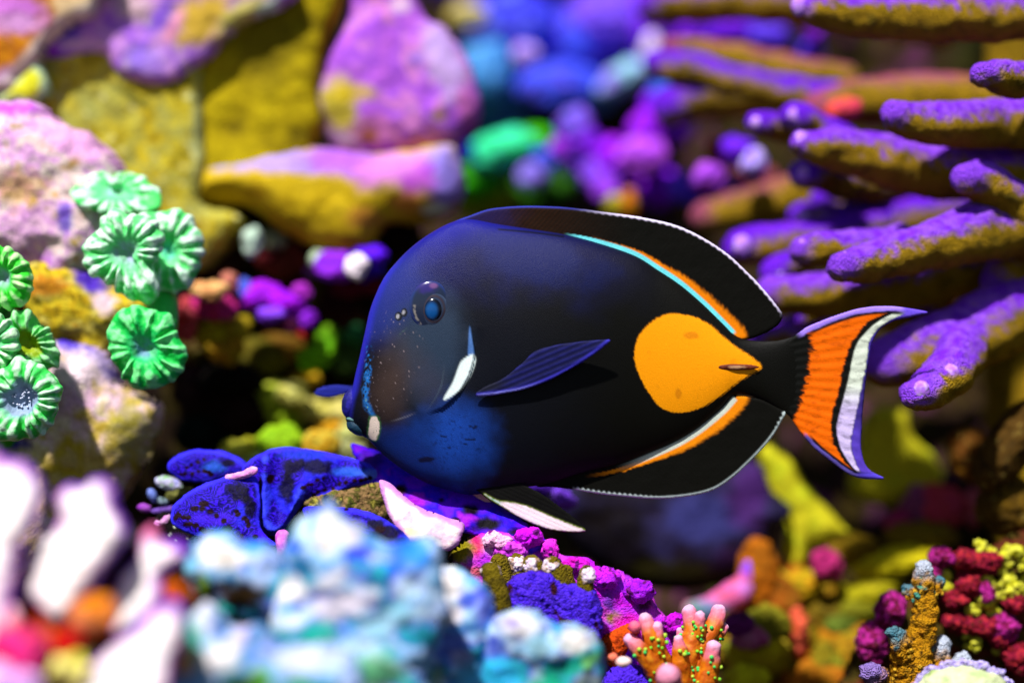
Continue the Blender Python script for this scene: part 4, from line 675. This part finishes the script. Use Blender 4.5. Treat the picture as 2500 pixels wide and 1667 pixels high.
for lb, a in [('dark brown knobbly rock leaning at the right edge', (2462, 1090, 0.06, 60, 130, 35, [(50, 36, 10), (80, 56, 12), (36, 26, 8)])), ('shaded ochre rock below the leaning brown rock', (2465, 1235, 0.07, 80, 74, 0, [(96, 72, 8), (70, 50, 6), (120, 90, 16)])), ('small brown orange rock left of the leaning brown rock', (2370, 1110, 0.10, 54, 70, -20, [(130, 80, 14), (100, 60, 14), (150, 100, 16)]))]:
    V, F, N = lump(a[0], a[1], a[2], a[3], a[4], a[3], ((60, 12), (20, 5)), 200 + a[0], 5, a[5]); build('brown_rock', V, F, paint(V, N, a[2], a[6], 40, 7, speck=((150, 130, 60), 16, 0.5)), 'crust', None, (lb, 'rock'))

# ------------------------------------------------------------------ right foreground: zoanthid mound and ochre coral
rock('mound_rock', 'brown rock mound carrying red and yellow polyps in the lower corner', 'rock', [(2080, 1620), (2140, 1520), (2230, 1420), (2290, 1370), (2360, 1350), (2440, 1330), (2600, 1310), (2620, 1760), (2060, 1780)], 0.05, 70, 160, [(60, 46, 8), (90, 30, 20), (70, 60, 10), (40, 30, 8)], 50, 211, edge=120, noise=((80, 14), (24, 6)))
r_ = np.random.RandomState(5)
red, mag, yel = [(150, 20, 36), (176, 44, 50), (130, 14, 50)], [(150, 18, 110), (176, 40, 140)], [(150, 140, 14), (190, 190, 30), (206, 206, 70), (120, 100, 10)]
Z = [(2300, 1362, 34, 26, mag), (2350, 1366, 34, 26, red), (2400, 1372, 40, 30, red), (2362, 1428, 30, 34, red), (2406, 1448, 26, 26, mag), (2450, 1532, 38, 36, mag), (2486, 1606, 40, 40, red), (2176, 1490, 36, 46, mag), (2128, 1568, 40, 52, mag), (2330, 1462, 30, 24, red), (2424, 1370, 24, 20, red), (2400, 1530, 44, 26, red), (2340, 1520, 40, 26, red), (2480, 1470, 26, 26, red), (2436, 1560, 24, 20, red), (2270, 1400, 26, 22, mag)]
zt = thing('button_polyp', 'crimson and magenta button polyps spread over the corner mound', 'polyp colony', W(2330, 1640, 0.03))
for k, (px, py, rx, ry, c) in enumerate(Z):
    V, F, N = lump(px, py, 0.036, rx, ry, 34, ((30, 14), (10, 5)), 220 + k, 5); build('polyp', V, F, paint(V, N, 0.03, c + [(90, 10, 20), c[0]], 18, 220 + k, speck=((60, 30, 10), 14, 0.4)), 'crust', zt)
zy = thing('button_polyp', 'lemon yellow button polyps in beadlike clusters on the corner mound', 'polyp colony', W(2420, 1600, 0.03))
for k, (cx, cy, n, sp_) in enumerate([(2430, 1420, 16, 44), (2475, 1440, 14, 40), (2470, 1370, 12, 34), (2310, 1418, 6, 22), (2385, 1490, 6, 22), (2410, 1480, 5, 20), (2376, 1562, 5, 20), (2452, 1594, 4, 16), (2400, 1340, 5, 26)]):
    for j in range(n):
        a, q = r_.rand() * 6.283, math.sqrt(r_.rand()) * sp_; rr = 7 + 9 * r_.rand()
        V, F, N = lump(cx + math.cos(a) * q, cy + math.sin(a) * q, 0.034 + 0.006 * r_.rand(), rr * 1.2, rr, rr * 0.7, ((14, 7), (6, 2)), 250 + k + j, 4); build('polyp', V, F, paint(V, N, 0.03, yel, 16, 250 + j), 'soft', zy)
bc = thing('ochre_coral', 'ochre pitted branching coral with pale blue tip in front of the corner mound', 'coral', W(2230, 1780, 0.01))
for k, (pth, c) in enumerate([([(2258, 1392, 0.01, 24), (2256, 1440, 0.01, 30), (2258, 1510, 0.01, 36), (2240, 1580, 0.01, 44), (2220, 1700, 0.01, 70)], 0), ([(2218, 1438, 0.012, 14), (2240, 1462, 0.01, 18)], 1), ([(2294, 1420, 0.012, 14), (2272, 1450, 0.01, 18)], 1), ([(2186, 1548, 0.004, 24), (2200, 1590, 0.006, 30), (2220, 1680, 0.01, 40)], 1), ([(2300, 1580, 0.012, 26), (2290, 1640, 0.012, 40), (2280, 1740, 0.012, 50)], 0), ([(2130, 1640, 0.0, 30), (2160, 1690, 0.004, 40), (2200, 1760, 0.008, 50)], 2), ([(2350, 1620, 0.012, 30), (2360, 1700, 0.012, 50)], 0)]):
    V, F, N, al = tube([(a, b_, c_, d_ * 0.86) for a, b_, c_, d_ in pth], ((34, 12), (13, 6)), 270 + k, 36, 0.12); r0 = pth[0][3]
    C = paint(V, N, 0.01, [(40, 30, 4), (176, 120, 10), (196, 140, 16), (120, 80, 8)], 20, 270 + k, speck=((20, 16, 8), 13, 0.35))
    tc = [(190, 206, 226), (60, 130, 150), (130, 110, 190)][c]; C = mixc(C, A(tc), sm(r0 * 1.2, -r0 * 0.4, al + 16 * fbm(V, 16, 2, k)) * 0.9)
    if k == 0: C = mixc(C, A((60, 150, 130)), sm(0.2, 0.5, fbm(V, 22, 2, 4)) * sm(90, 50, al))
    b = build('branch', V, F, C, 'stag', bc)
    sel = np.where((N[:, 1] < 0) & (al > r0))[0]
    for j in r_.choice(sel, min(len(sel), 12), replace=False):
        U, FF = ico(2); rr = (4 + 4 * r_.rand()) * S; build('polyp', U * rr + V[j], FF, np.tile(A([(206, 160, 40), (70, 140, 120), (190, 130, 20)][j % 3]), (len(U), 1)), 'stag', b)
dc = thing('disc_coral', 'pale green disc coral with violet beaded rim at the mound foot', 'coral', W(2360, 1760, -0.01))
V, F, N = lump(2350, 1690, -0.03, 110, 66, 60, ((50, 12), (20, 5)), 291, 5); build('disc', V, F, paint(V, N, 0, [(170, 190, 130), (196, 206, 160), (120, 150, 50)], 50, 291), 'flesh', dc)
for k in range(22):
    a = math.radians(188 + k * 8.2); V, F, N = lump(2350 + 112 * math.cos(a), 1690 + 70 * math.sin(a) + 4 * math.sin(k * 2.3), -0.028, 15 + 5 * math.sin(k * 1.7), 11, 12, ((14, 6),), 295 + k, 4); build('rim_bead', V, F, paint(V, N, 0, [(120, 90, 200), (190, 180, 226), (90, 60, 150)], 12, 295 + k), 'crust', dc)

# ------------------------------------------------------------------ the surgeonfish
fish = thing('surgeonfish', 'black and blue surgeonfish with orange teardrop spot and orange tail', 'fish', W(1300, 1208, 0.0))
def prof(P):
    Q = spline(P, 10); return Q[:, 0], Q[:, 1]
TX, TY = prof([(842, 996), (848, 978), (859, 952), (868, 912), (879, 866), (892, 807), (902, 762), (915, 725), (937, 679), (966, 642), (1004, 604), (1049, 571), (1103, 543), (1150, 536), (1218, 548), (1299, 560), (1375, 572), (1452, 591), (1547, 623), (1605, 658), (1662, 696), (1720, 746), (1766, 791), (1792, 816), (1829, 830), (1890, 832), (1930, 824), (1958, 812)])
BX, BY = prof([(842, 1000), (848, 1012), (858, 1034), (877, 1058), (900, 1073), (925, 1099), (957, 1127), (995, 1153), (1043, 1179), (1097, 1197), (1148, 1207), (1200, 1201), (1263, 1191), (1339, 1180), (1419, 1156), (1503, 1136), (1572, 1110), (1649, 1077), (1706, 1043), (1760, 996), (1794, 964), (1851, 972), (1905, 1000), (1930, 1018), (1958, 1040)])
HX = [842, 850, 880, 950, 1050, 1200, 1400, 1600, 1800, 1900, 1958]; HW = [4, 13, 32, 60, 84, 94, 84, 48, 22, 12, 1.5]
hx_s, hw_s = prof(list(zip(HX, HW)))
def half(u): return np.interp(u, hx_s, hw_s)
def skin_y(px, py):
    t, b = np.interp(px, TX, TY), np.interp(px, BX, BY); v = (py - (t + b) / 2) / ((b - t) / 2)
    return -half(px) * np.sqrt(np.clip(1 - v * v, 0, 1)) ** 1.0 * S
GILL_W = spline([(1130, 880), (1146, 868), (1158, 864), (1163, 880), (1150, 916), (1125, 950), (1086, 973), (1108, 932), (1122, 895)], 6, True)
GILL_B = spline([(1149, 797), (1155, 830), (1160, 868), (1146, 872), (1146, 835)], 6, True)
SPOT = spline([(1545, 876), (1553, 826), (1580, 792), (1614, 771), (1649, 766), (1691, 774), (1729, 792), (1764, 822), (1798, 849), (1828, 868), (1857, 896), (1814, 922), (1764, 960), (1718, 989), (1683, 1002), (1649, 1006), (1614, 995), (1589, 970), (1563, 928)], 6, True)
def blot(U, x, y, rx, ry, an=0):
    a = math.radians(an); dx, dy = U[:, 0] - x, U[:, 1] - y
    return np.sqrt(((dx * math.cos(a) + dy * math.sin(a)) / rx) ** 2 + ((-dx * math.sin(a) + dy * math.cos(a)) / ry) ** 2)
def fish_body():
    n, m = 520, 440
    us = np.unique(np.concatenate([842 + (np.linspace(0, 1, 130) ** 1.6) * 120, np.linspace(962, 1958, n - 130)])); n = len(us)
    th = np.arange(m) / m * 2 * math.pi
    t, b, w = np.interp(us, TX, TY), np.interp(us, BX, BY), half(us)
    v = np.sin(th); c = np.cos(th)
    PX = np.repeat(us, m); PY = ((t + b) / 2)[:, None] + ((b - t) / 2)[:, None] * v[None]; PY = PY.ravel()
    Yd = (-w[:, None] * c[None]).ravel()
    U = np.stack([PX, PY], 1)
    X = np.stack([PX, Yd, PY], 1) * S
    # gill cover step, cheek swelling
    near = (Yd < 0)
    V = np.stack([(PX - 1250) * S, Yd * S, Z0 + (833.5 - PY) * S], 1)
    gill = spline([(1150, 800), (1160, 860), (1140, 930), (1095, 985), (1040, 1010)], 10)
    d, q, side, run = near_line(U, gill)
    lift = np.where(side > 0, 1, -1) * np.exp(-d / 26.0) * 4.0 * sm(70, 0, d) * sm(0.0, 0.15, run) * sm(1.0, 0.8, run)
    V[:, 1] -= np.sign(-Yd) * lift * S * (np.abs(c)[None].repeat(n, 0).ravel())
    C = np.tile(A((10, 10, 6)), (len(V), 1))
    nz = fbm(X, 120, 4, 2); nf = fbm(X, 30, 3, 6); ng = fbm(X, 7, 2, 8)
    top = np.interp(PX, TX, TY); bot = np.interp(PX, BX, BY); rel = (PY - top) / (bot - top + 1e-6)
    # deep blue nape and back
    C = mixc(C, A((11, 14, 24)), sm(1550, 1150, PX + nz * 60) * 0.9)
    C = mixc(C, A((16, 20, 84)), sm(0.36, 0.08, rel + 0.10 * nz) * sm(1640, 1200, PX) * 0.95)
    C = mixc(C, A((28, 28, 138)), sm(95, 10, np.hypot(np.maximum(PX - 1120, 0) * 0.35, PY - top) + 26 * nz) * sm(1480, 1100, PX) * 0.8)
    C = mixc(C, A((14, 26, 84)), sm(1.1, 0.5, blot(U, 1300, 640, 200, 70, 15) + nz * 0.5) * 0.6)
    # forehead and face
    C = mixc(C, A((34, 46, 120)), sm(1.15, 0.4, blot(U, 960, 720, 90, 150, 20) + nz * 0.25) * 0.75)
    C = mixc(C, A((42, 58, 78)), sm(1.1, 0.4, blot(U, 1050, 860, 120, 170, 10) + nz * 0.3) * 0.85)
    C = mixc(C, A((70, 54, 46)), sm(1.35, 0.1, blot(U, 965, 925, 66, 115, 14) + nz * 0.4) * 0.75)
    C = mixc(C, A((58, 56, 72)), sm(1.1, 0.3, blot(U, 1050, 940, 60, 70) + nz * 0.3) * 0.5)
    C = mixc(C, A((40, 40, 180)), sm(26, 4, PX - np.interp(PY, TY[:160][::-1], TX[:160][::-1])) * sm(600, 680, PY) * sm(1005, 960, PY) * 0.7)
    snl = spline([(905, 850), (902, 900), (897, 950), (900, 990), (915, 1015)], 8); d, q, sd_, run = near_line(U, snl)
    C = mixc(C, A((30, 110, 190)), sm(13, 3, d + 6 * nf) * sm(-0.25, 0.4, ng + run - 0.35) * 0.9)
    C = mixc(C, A((150, 190, 80)), sm(6, 2, d + 4 * nf) * sm(0.65, 0.85, run) * sm(0.1, 0.5, ng) * 0.9)
    fk = sm(0.75, 0.95, fbm(X, 5, 1, 40)) * sm(1.1, 0.6, blot(U, 960, 880, 80, 140, 14)); C = mixc(C, A((190, 170, 170)), fk * 0.4)
    # blue throat
    th_ = sm(1.35, 0.15, blot(U, 1105, 1080, 105, 125, 10) + 0.35 * nz + 0.10 * nf)
    C = mixc(C, A((26, 72, 168)), th_ * 0.95); C = mixc(C, A((20, 50, 130)), sm(1.1, 0.4, blot(U, 1010, 1110, 110, 60, 35) + nz * 0.3) * 0.7)
    C = mixc(C, A((10, 12, 30)), sm(0.35, 0.6, fbm(X * [1, 1, 2.6], 26, 2, 44)) * sm(1.2, 0.7, blot(U, 1130, 1060, 80, 40)) * 0.9)
    C = mixc(C, A((14, 16, 40)), sm(1.1, 0.6, blot(U, 1045, 1118, 26, 7, -8) + nf * 0.5) * 0.9)
    C = mixc(C, A((10, 12, 34)), th_ * sm(0.2, 0.55, ng) * 0.4)
    # creases: gill cover, cheek
    for L_, wd_, c_ in [(gill, 3.2, (10, 14, 22)), (spline([(1090, 880), (1080, 940), (1056, 985), (1040, 1005)], 8), 2.5, (70, 84, 96)), (spline([(955, 1026), (985, 1018), (1020, 1004)], 6), 2, (120, 120, 130)), (spline([(1000, 800), (985, 812), (975, 822)], 6), 2, (70, 90, 80))]:
        d, q, sd_, run = near_line(U, L_); C = mixc(C, A(c_), sm(wd_, wd_ * 0.3, d + nf) * 0.6 * np.sin(math.pi * np.clip(run, 0.02, 0.98)))
    # dark line under the front of the dorsal fin
    d, q, sd_, run = near_line(U, spline([(1218, 562), (1299, 569), (1375, 579)], 8)); C = mixc(C, A((6, 6, 10)), sm(4, 1, d) * 0.8)
    def region(L_, soft=2.5, wob=0):
        dd, _, _, _ = near_line(U, L_, True); s = np.where(inside(U, L_), dd, -dd); return sm(-soft, soft, s + wob)
    C = mixc(C, A((70, 110, 170)), region(GILL_B) * near)
    C = mixc(C, A((226, 244, 240)), region(GILL_W) * near); C = mixc(C, A((120, 170, 220)), region(GILL_W) * near * sm(16, 2, np.abs(PX - (1150 - (PY - 900) * .55)) - 4) * 0.0)
    saw = 2.2 * np.sin(PX * 0.9 + PY * 1.1) * sm(1690, 1730, PX) + fbm(X, 6, 2, 50) * 2.4
    C = mixc(C, A((255, 160, 6)), region(SPOT, 2.2, saw)); C = mixc(C, A((206, 120, 8)), region(SPOT, 2, -4) * (sm(1.2, 0.6, blot(U, 1683, 818, 18, 9) + nf * .5) + sm(1.2, .6, blot(U, 1652, 960, 8, 14) + nf * .5) + sm(0.5, 0.8, nf) * .4).clip(0, 1) * 0.7)
    # cream mouth patch
    mp = spline([(908, 1018), (923, 1017), (929, 1034), (927, 1056), (918, 1072), (902, 1068), (903, 1044)], 6, True)
    C = mixc(C, A((60, 110, 60)), region(mp, 3, 4 + 2 * ng) * near * 0.7); C = mixc(C, A((232, 214, 196)), region(mp, 1.6, 2 * ng) * near * sm(-0.75, -0.2, ng + 0.3))
    for (x, y_, rx, ry) in [(975, 773, 5.5, 7), (989, 764, 4.5, 7)]:
        C = mixc(C, A((20, 24, 30)), sm(1.5, 1.1, blot(U, x + 2, y_, rx * 1.3, ry * 1.2)) * near); C = mixc(C, A((150, 150, 156)), sm(1.0, 0.6, blot(U, x, y_, rx, ry, 20)) * near)
    i = np.arange(n - 1)[:, None] * m; a = np.arange(m)[None]; bb = (a + 1) % m
    F = np.stack([i + a, i + bb, i + m + bb, i + m + a], -1).reshape(-1, 4)
    caps = []
    for base, rev in ((0, 1), ((n - 1) * m, 0)):
        for j in range(1, m // 2):
            f = [base + j - 1, base + j, base + m - 1 - j, base + (m - j) % m]; caps.append(f[::-1] if rev else f)
    F = np.vstack([F, np.array(caps)]); N = vnormals(V, F)
    if N[near, 1].mean() > 0: F = F[:, ::-1]
    return build('body', V, F, C, 'skin', fish)
body = fish_body()
def fin(name, poly, colour, y=0.0, thick=3.5, rays=None, step=2.6, lean=(0, 0), parent=fish, edge=10, mat='fin', noise=((60, 1.0),)):
    V, F, N, U, d = slab(poly, y, thick, thick, edge, step, noise, 7, lean, ripple=(lambda U, s: rays(U) * sm(0, 8, s)) if rays else None)
    X = np.stack([U[:, 0], U[:, 0] * 0, U[:, 1]], 1) * S
    return build(name, V, F, colour(U, d, X), mat, parent)
DLINE = np.stack([TX, TY], 1)[110:-40]
DTOP = [(1103, 545), (1153, 524), (1207, 508), (1295, 503), (1387, 507), (1471, 517), (1563, 530), (1647, 549), (1716, 580), (1777, 620), (1831, 670), (1873, 716), (1903, 754), (1910, 770), (1900, 792), (1865, 815), (1831, 827), (1800, 830)]
dl = spline([(1150, 548), (1218, 556), (1299, 563), (1375, 571), (1452, 588), (1547, 620), (1605, 655), (1662, 693), (1720, 743), (1766, 789), (1794, 818)], 10)
def c_dorsal(U, d, X):
    n = fbm(X, 60, 3, 3); nf = fbm(X * [1, 1, 0.5], 8, 2, 4)
    C = np.tile(A((10, 10, 6)), (len(U), 1)); dd, q, sd_, run = near_line(U, dl)
    streak = 0.5 + 0.5 * np.sin(U[:, 0] * 0.5 + U[:, 1] * 0.45)
    C = mixc(C, A((46, 24, 10)), sm(1560, 1250, U[:, 0]) * (0.4 + 0.6 * streak) * 0.9); C = mixc(C, A((34, 30, 90)), sm(1300, 1120, U[:, 0] + 40 * n) * 0.8)
    out = sd_ < 0
    w = 2 + 24 * sm(0.35, 1.0, run)
    C = mixc(C, A((236, 130, 4)), sm(w * 1.15, w * 0.55, dd - 5 + nf * 4) * sm(0.38, 0.62, run) * out)
    C = mixc(C, A((110, 226, 234)), sm(7 * sm(0.25, 0.55, run) + 0.5, 4.2 * sm(0.25, 0.55, run), dd - 1.5) * sm(0.31, 0.37, run) * sm(1.0, 0.985, run))
    dt, q2, _, r2 = near_line(U, np.array(spline(DTOP[:15], 8)))
    wv = 0.6 + 0.4 * np.sin(r2 * 330)
    C = mixc(C, A((44, 52, 150)), sm(6, 2, dt) * sm(0.5, 0.2, r2)); C = mixc(C, A((214, 204, 232)), sm(8.5, 4.5, dt + 2.5 * (1 - wv)) * sm(0.32, 0.5, r2) * sm(0.985, 0.93, r2))
    return C
fin('dorsal_fin', DTOP + [(1760, 830), (1700, 770), (1640, 720), (1560, 670), (1450, 630), (1300, 600), (1180, 590), (1090, 570)], c_dorsal, 0.0, 4, lambda U: 0.06 * np.sin(U[:, 0] * 0.5 + U[:, 1] * 0.45))
AB = [(1394, 1194), (1470, 1206), (1542, 1213), (1614, 1217), (1687, 1210), (1741, 1196), (1783, 1170), (1821, 1137), (1859, 1098), (1890, 1060), (1909, 1027), (1919, 1005), (1897, 993), (1859, 974), (1821, 966), (1790, 962)]
al_ = spline([(1400, 1162), (1438, 1157), (1503, 1144), (1572, 1119), (1649, 1086), (1706, 1052), (1763, 1006), (1796, 970)], 10)
def c_anal(U, d, X):
    nf = fbm(X * [0.5, 1, 1], 8, 2, 4); C = np.tile(A((10, 10, 6)), (len(U), 1)); dd, q, sd_, run = near_line(U, al_)
    w = 4 + 25 * sm(0.1, 1.0, run); out = sd_ > 0
    C = mixc(C, A((236, 136, 6)), sm(w * 1.1, w * 0.6, dd - 5 + nf * 3.5) * sm(0.05, 0.25, run) * out)
    C = mixc(C, A((196, 206, 190)), sm(6.5, 4.2, dd - 1.5) * sm(0.22, 0.45, run) * sm(1.0, 0.99, run))
    dt, q2, _, r2 = near_line(U, np.array(spline(AB[:12], 8)))
    wv = 0.5 + 0.5 * np.sin(r2 * 300) * (sm(0.4, 0.2, r2) + sm(0.9, 0.95, r2) * 1.0)
    C = mixc(C, A((206, 224, 220)), sm(10.5, 6.0, dt + 4.0 * (1 - wv)) * sm(0.0, 0.03, r2))
    return C
fin('anal_fin', [(1300, 1160), (1310, 1186), (1340, 1188)] + AB + [(1740, 940), (1700, 1010), (1600, 1070), (1500, 1110), (1400, 1140)], c_anal, 0.0, 4, lambda U: 0.06 * np.sin(U[:, 0] * 0.42 - U[:, 1] * 0.5))
TB = [(1930, 826), (1951, 811), (1974, 796), (2031, 773), (2089, 755), (2146, 747), (2204, 750), (2266, 762), (2234, 772), (2184, 783), (2150, 803), (2129, 838), (2121, 880), (2114, 930), (2108, 987), (2104, 1044), (2102, 1083), (2110, 1127), (2128, 1150), (2160, 1168), (2108, 1168), (2070, 1156), (2028, 1126), (1989, 1095), (1955, 1057), (1934, 1026), (1915, 990), (1905, 920), (1912, 850)]
t1 = spline([(2180, 760), (2127, 780), (2098, 808), (2073, 845), (2058, 891), (2047, 949), (2031, 1006), (2029, 1060), (2044, 1100), (2064, 1130), (2092, 1156)], 8)
t2 = spline([(2196, 756), (2136, 790), (2096, 832), (2081, 872), (2070, 930), (2050, 1006), (2042, 1052), (2054, 1098), (2074, 1130), (2097, 1158)], 8)
t3 = spline([(2230, 756), (2160, 790), (2122, 832), (2115, 884), (2102, 945), (2086, 1025), (2076, 1083), (2086, 1126), (2106, 1160)], 8)
tb = spline([(1990, 780), (1978, 815), (1976, 872), (1966, 930), (1948, 987), (1936, 1030)], 8)
def c_tail(U, d, X):
    n = fbm(X * [0.35, 1, 1], 9, 3, 5); yy = U[:, 1]
    xat = lambda L_: np.interp(yy, L_[:, 1], L_[:, 0])
    a, b, c, e = xat(tb), xat(t1), xat(t2), xat(t3)
    C = np.tile(A((14, 15, 12)), (len(U), 1)); x = U[:, 0]
    oc_ = A((240, 104, 2))[None] * (1 - 0.3 * sm(0.05, 0.6, n)[:, None]); m = sm(-3, 8, x - a + 16 * n) * sm(3, -3, x - b + 5 * n)
    C = C * (1 - m[:, None]) + oc_ * m[:, None]
    w = sm(-2.5, 2.5, x - c + 1.5 * n) * sm(3, -3, x - e + 3 * n)
    wc = A((214, 226, 206))[None] * (1 - sm(930, 1010, yy)[:, None]) + A((206, 190, 236))[None] * sm(930, 1010, yy)[:, None]; wc = wc * (1 - 0.4 * sm(0.0, 0.5, n)[:, None])
    C = C * (1 - w[:, None]) + wc * w[:, None]
    C = mixc(C, A((92, 66, 196)), sm(-1, 4, x - e + 3 * n) * 0.85); C = mixc(C, A((30, 26, 60)), sm(-1, 4, x - e) * sm(860, 900, yy) * sm(1060, 1020, yy) * 0.6)
    up = spline([(1940, 820), (1974, 798), (2031, 774), (2089, 756), (2146, 748), (2204, 750), (2266, 762)], 8); lo_ = spline([(1955, 1057), (1989, 1095), (2028, 1126), (2070, 1156), (2108, 1168), (2160, 1168)], 8)
    for L_, cc_, wd_ in ((up, (150, 120, 226), 13), (lo_, (96, 84, 170), 11)):
        dd, q, sd_, run = near_line(U, L_); C = mixc(C, A((12, 10, 14)), sm(wd_ * 1.7, wd_ * 1.2, dd) * sm(0.03, 0.15, run) * sm(1.0, 0.75, run)); C = mixc(C, A(cc_), sm(wd_ * 1.05, wd_ * 0.7, dd + 2 * n) * sm(0.0, 0.08, run))
    C = mixc(C, A((104, 76, 214)), sm(2195, 2215, x)); C = mixc(C, A((84, 66, 200)), sm(1148, 1160, yy) * sm(2085, 2105, x))
    return C
fin('tail_fin', TB, c_tail, 0.0, 4.5, lambda U: 0.5 * np.sin((U[:, 1] - 915) / (0.35 + 0.0022 * (U[:, 0] - 1800)) * 0.22))
def c_pect(U, d, X):
    n = fbm(X * [0.3, 1, 1], 8, 2, 9); C = np.tile(A((20, 22, 62)), (len(U), 1)); C = mixc(C, A((32, 34, 104)), 0.7 * sm(-0.3, 1.0, np.sin((U[:, 1] - 965 + (U[:, 0] - 1165) * 0.42) * 0.42) + 0.8 * n))
    lead = spline([(1168, 966), (1260, 952), (1340, 926), (1420, 882), (1487, 832)], 8); dd, _, _, run = near_line(U, lead)
    C = mixc(C, A((56, 52, 176)), sm(9, 3, dd) * 0.9); C = mixc(C, A((130, 130, 226)), sm(5, 2, dd) * sm(0.5, 0.2, run)); C = mixc(C, A((22, 24, 40)), sm(1260, 1200, U[:, 0]) * sm(6, 14, dd)); return C
ys = skin_y(1170, 955)
fin('pectoral_fin', [(1160, 962), (1175, 967), (1260, 955), (1340, 929), (1420, 885), (1470, 850), (1490, 831), (1470, 829), (1410, 834), (1350, 843), (1306, 858), (1270, 890), (1225, 925), (1180, 946)], c_pect, -0.0150, 2.6, lambda U: 0.5 * np.sin((U[:, 1] - 965 + (U[:, 0] - 1165) * 0.42) * 0.42), lean=(-0.03, 0), edge=8)
fin('pectoral_fin', [(900, 938), (857, 942), (815, 940), (780, 947), (767, 958), (776, 968), (810, 970), (857, 960), (920, 962), (1000, 990), (1000, 950)], lambda U, d, X: mixc(np.tile(A((18, 24, 90)), (len(U), 1)), A((50, 60, 190)), sm(0, .8, np.sin(U[:, 1] * 0.9))), 0.022, 3, lambda U: 1.2 * np.sin(U[:, 1] * 0.9), edge=8, lean=(-0.05, 0))
def c_pel(U, d, X):
    C = np.tile(A((12, 12, 10)), (len(U), 1)); PW = spline([(1183, 1206), (1215, 1222), (1245, 1226), (1288, 1236), (1339, 1258), (1390, 1279), (1428, 1294), (1403, 1297), (1352, 1292), (1314, 1281), (1263, 1258), (1222, 1232)], 6, True)
    dd, _, _, _ = near_line(U, PW, True); s = np.where(inside(U, PW), dd, -dd); n = fbm(X, 8, 2, 3)
    C = mixc(C, A((120, 140, 40)), sm(-5, 0, s + n) * 0.8); C = mixc(C, A((240, 220, 226)), sm(-1.5, 2, s + 2 * n)); C = mixc(C, A((70, 200, 160)), sm(-1, 2, s) * sm(1232, 1205, U[:, 0]) * 0.8); return C
fin('pelvic_fin', [(1150, 1180), (1172, 1203), (1200, 1224), (1222, 1236), (1263, 1261), (1314, 1284), (1352, 1295), (1403, 1299), (1432, 1294), (1410, 1270), (1370, 1238), (1330, 1210), (1290, 1188), (1240, 1170)], c_pel, -0.0035, 2.6, lambda U: 0.25 * np.sin((U[:, 1] - U[:, 0] * 0.45) * 0.6), edge=6)
fin('pelvic_fin', [(1130, 1190), (1156, 1209), (1185, 1228), (1214, 1243), (1200, 1226), (1180, 1200)], lambda U, d, X: np.tile(A((214, 160, 160)), (len(U), 1)), 0.004, 2.4, edge=5)
# eye
ye = skin_y(1054, 748)
def disc(name, px, py, y, rx, ry, rd, colour, parent, mat='eye', res=5):
    V, F, N = lump(px, py, 0, rx, ry, rd, (), 0, res); V[:, 1] += y; U = np.stack([V[:, 0] / S + 1250, 833.5 - (V[:, 2] - Z0) / S], 1)
    q = np.sqrt(((U[:, 0] - px) / rx) ** 2 + ((U[:, 1] - py) / ry) ** 2); X = np.stack([U[:, 0], U[:, 0] * 0, U[:, 1]], 1) * S
    return build(name, V, F, colour(U, q, X), mat, parent)
def c_eye(U, q, X):
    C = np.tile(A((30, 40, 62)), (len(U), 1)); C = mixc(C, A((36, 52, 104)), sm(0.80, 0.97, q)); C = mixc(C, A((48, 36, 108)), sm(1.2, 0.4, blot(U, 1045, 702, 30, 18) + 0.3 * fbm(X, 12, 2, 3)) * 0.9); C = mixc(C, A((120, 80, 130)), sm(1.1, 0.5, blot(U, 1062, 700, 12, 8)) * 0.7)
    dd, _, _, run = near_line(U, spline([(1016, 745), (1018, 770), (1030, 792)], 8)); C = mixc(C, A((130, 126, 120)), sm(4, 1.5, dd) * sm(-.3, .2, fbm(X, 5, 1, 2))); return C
eye = disc('eye', 1054, 748, ye + 0.0006, 50, 60, 12, c_eye, fish)
iris = disc('iris', 1064, 756, ye + 0.0002, 35, 45, 12.5, lambda U, q, X: mixc(mixc(np.tile(A((40, 52, 74)), (len(U), 1)), A((70, 84, 110)), sm(0.75, 0.98, q)), A((52, 44, 54)), sm(0.78, 0.74, q) * sm(0.60, 0.66, q)), eye)
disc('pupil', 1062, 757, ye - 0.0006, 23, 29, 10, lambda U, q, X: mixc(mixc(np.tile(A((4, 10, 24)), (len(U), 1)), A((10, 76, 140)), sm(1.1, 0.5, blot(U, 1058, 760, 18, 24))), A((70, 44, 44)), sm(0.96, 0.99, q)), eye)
# lips and mouth
mth = disc('mouth', 866, 1020, 0.0, 22, 22, 14, lambda U, q, X: np.tile(A((6, 10, 16)), (len(U), 1)), fish, 'skin', 4)
V, F, N = lump(859, 985, 0, 25, 36, 21, ((20, 1.5),), 3, 5, 14); build('lip', V, F, paint(V, N, 0, [(30, 26, 110), (40, 36, 140), (26, 28, 90)], 30, 3), 'skin', mth)
V, F, N = lump(872, 1042, 0, 29, 18, 19, ((20, 1.5),), 4, 5, 32); build('lip', V, F, paint(V, N, 0, [(20, 30, 60), (30, 60, 80), (20, 40, 60)], 30, 4), 'skin', mth)
V, F, N = lump(864, 1025, -0.0012, 19, 6, 9, (), 4, 4, 12); build('teeth', V, F, np.tile(A((90, 130, 130)), (len(V), 1)), 'skin', mth)
# tail spine in its groove
ysp = skin_y(1795, 896)
V, F, N = lump(1792, 896, ysp - 0.0002, 62, 7.5, 5, ((20, 1),), 2, 5); V[:, 2] += 0
build('tail_spine', V, F, paint(V, N, 0, [(70, 24, 14), (110, 50, 30), (60, 20, 14)], 20, 2, patches=[(1795, 896, 20, 4, (190, 150, 110), 0.8)]), 'skin', fish)
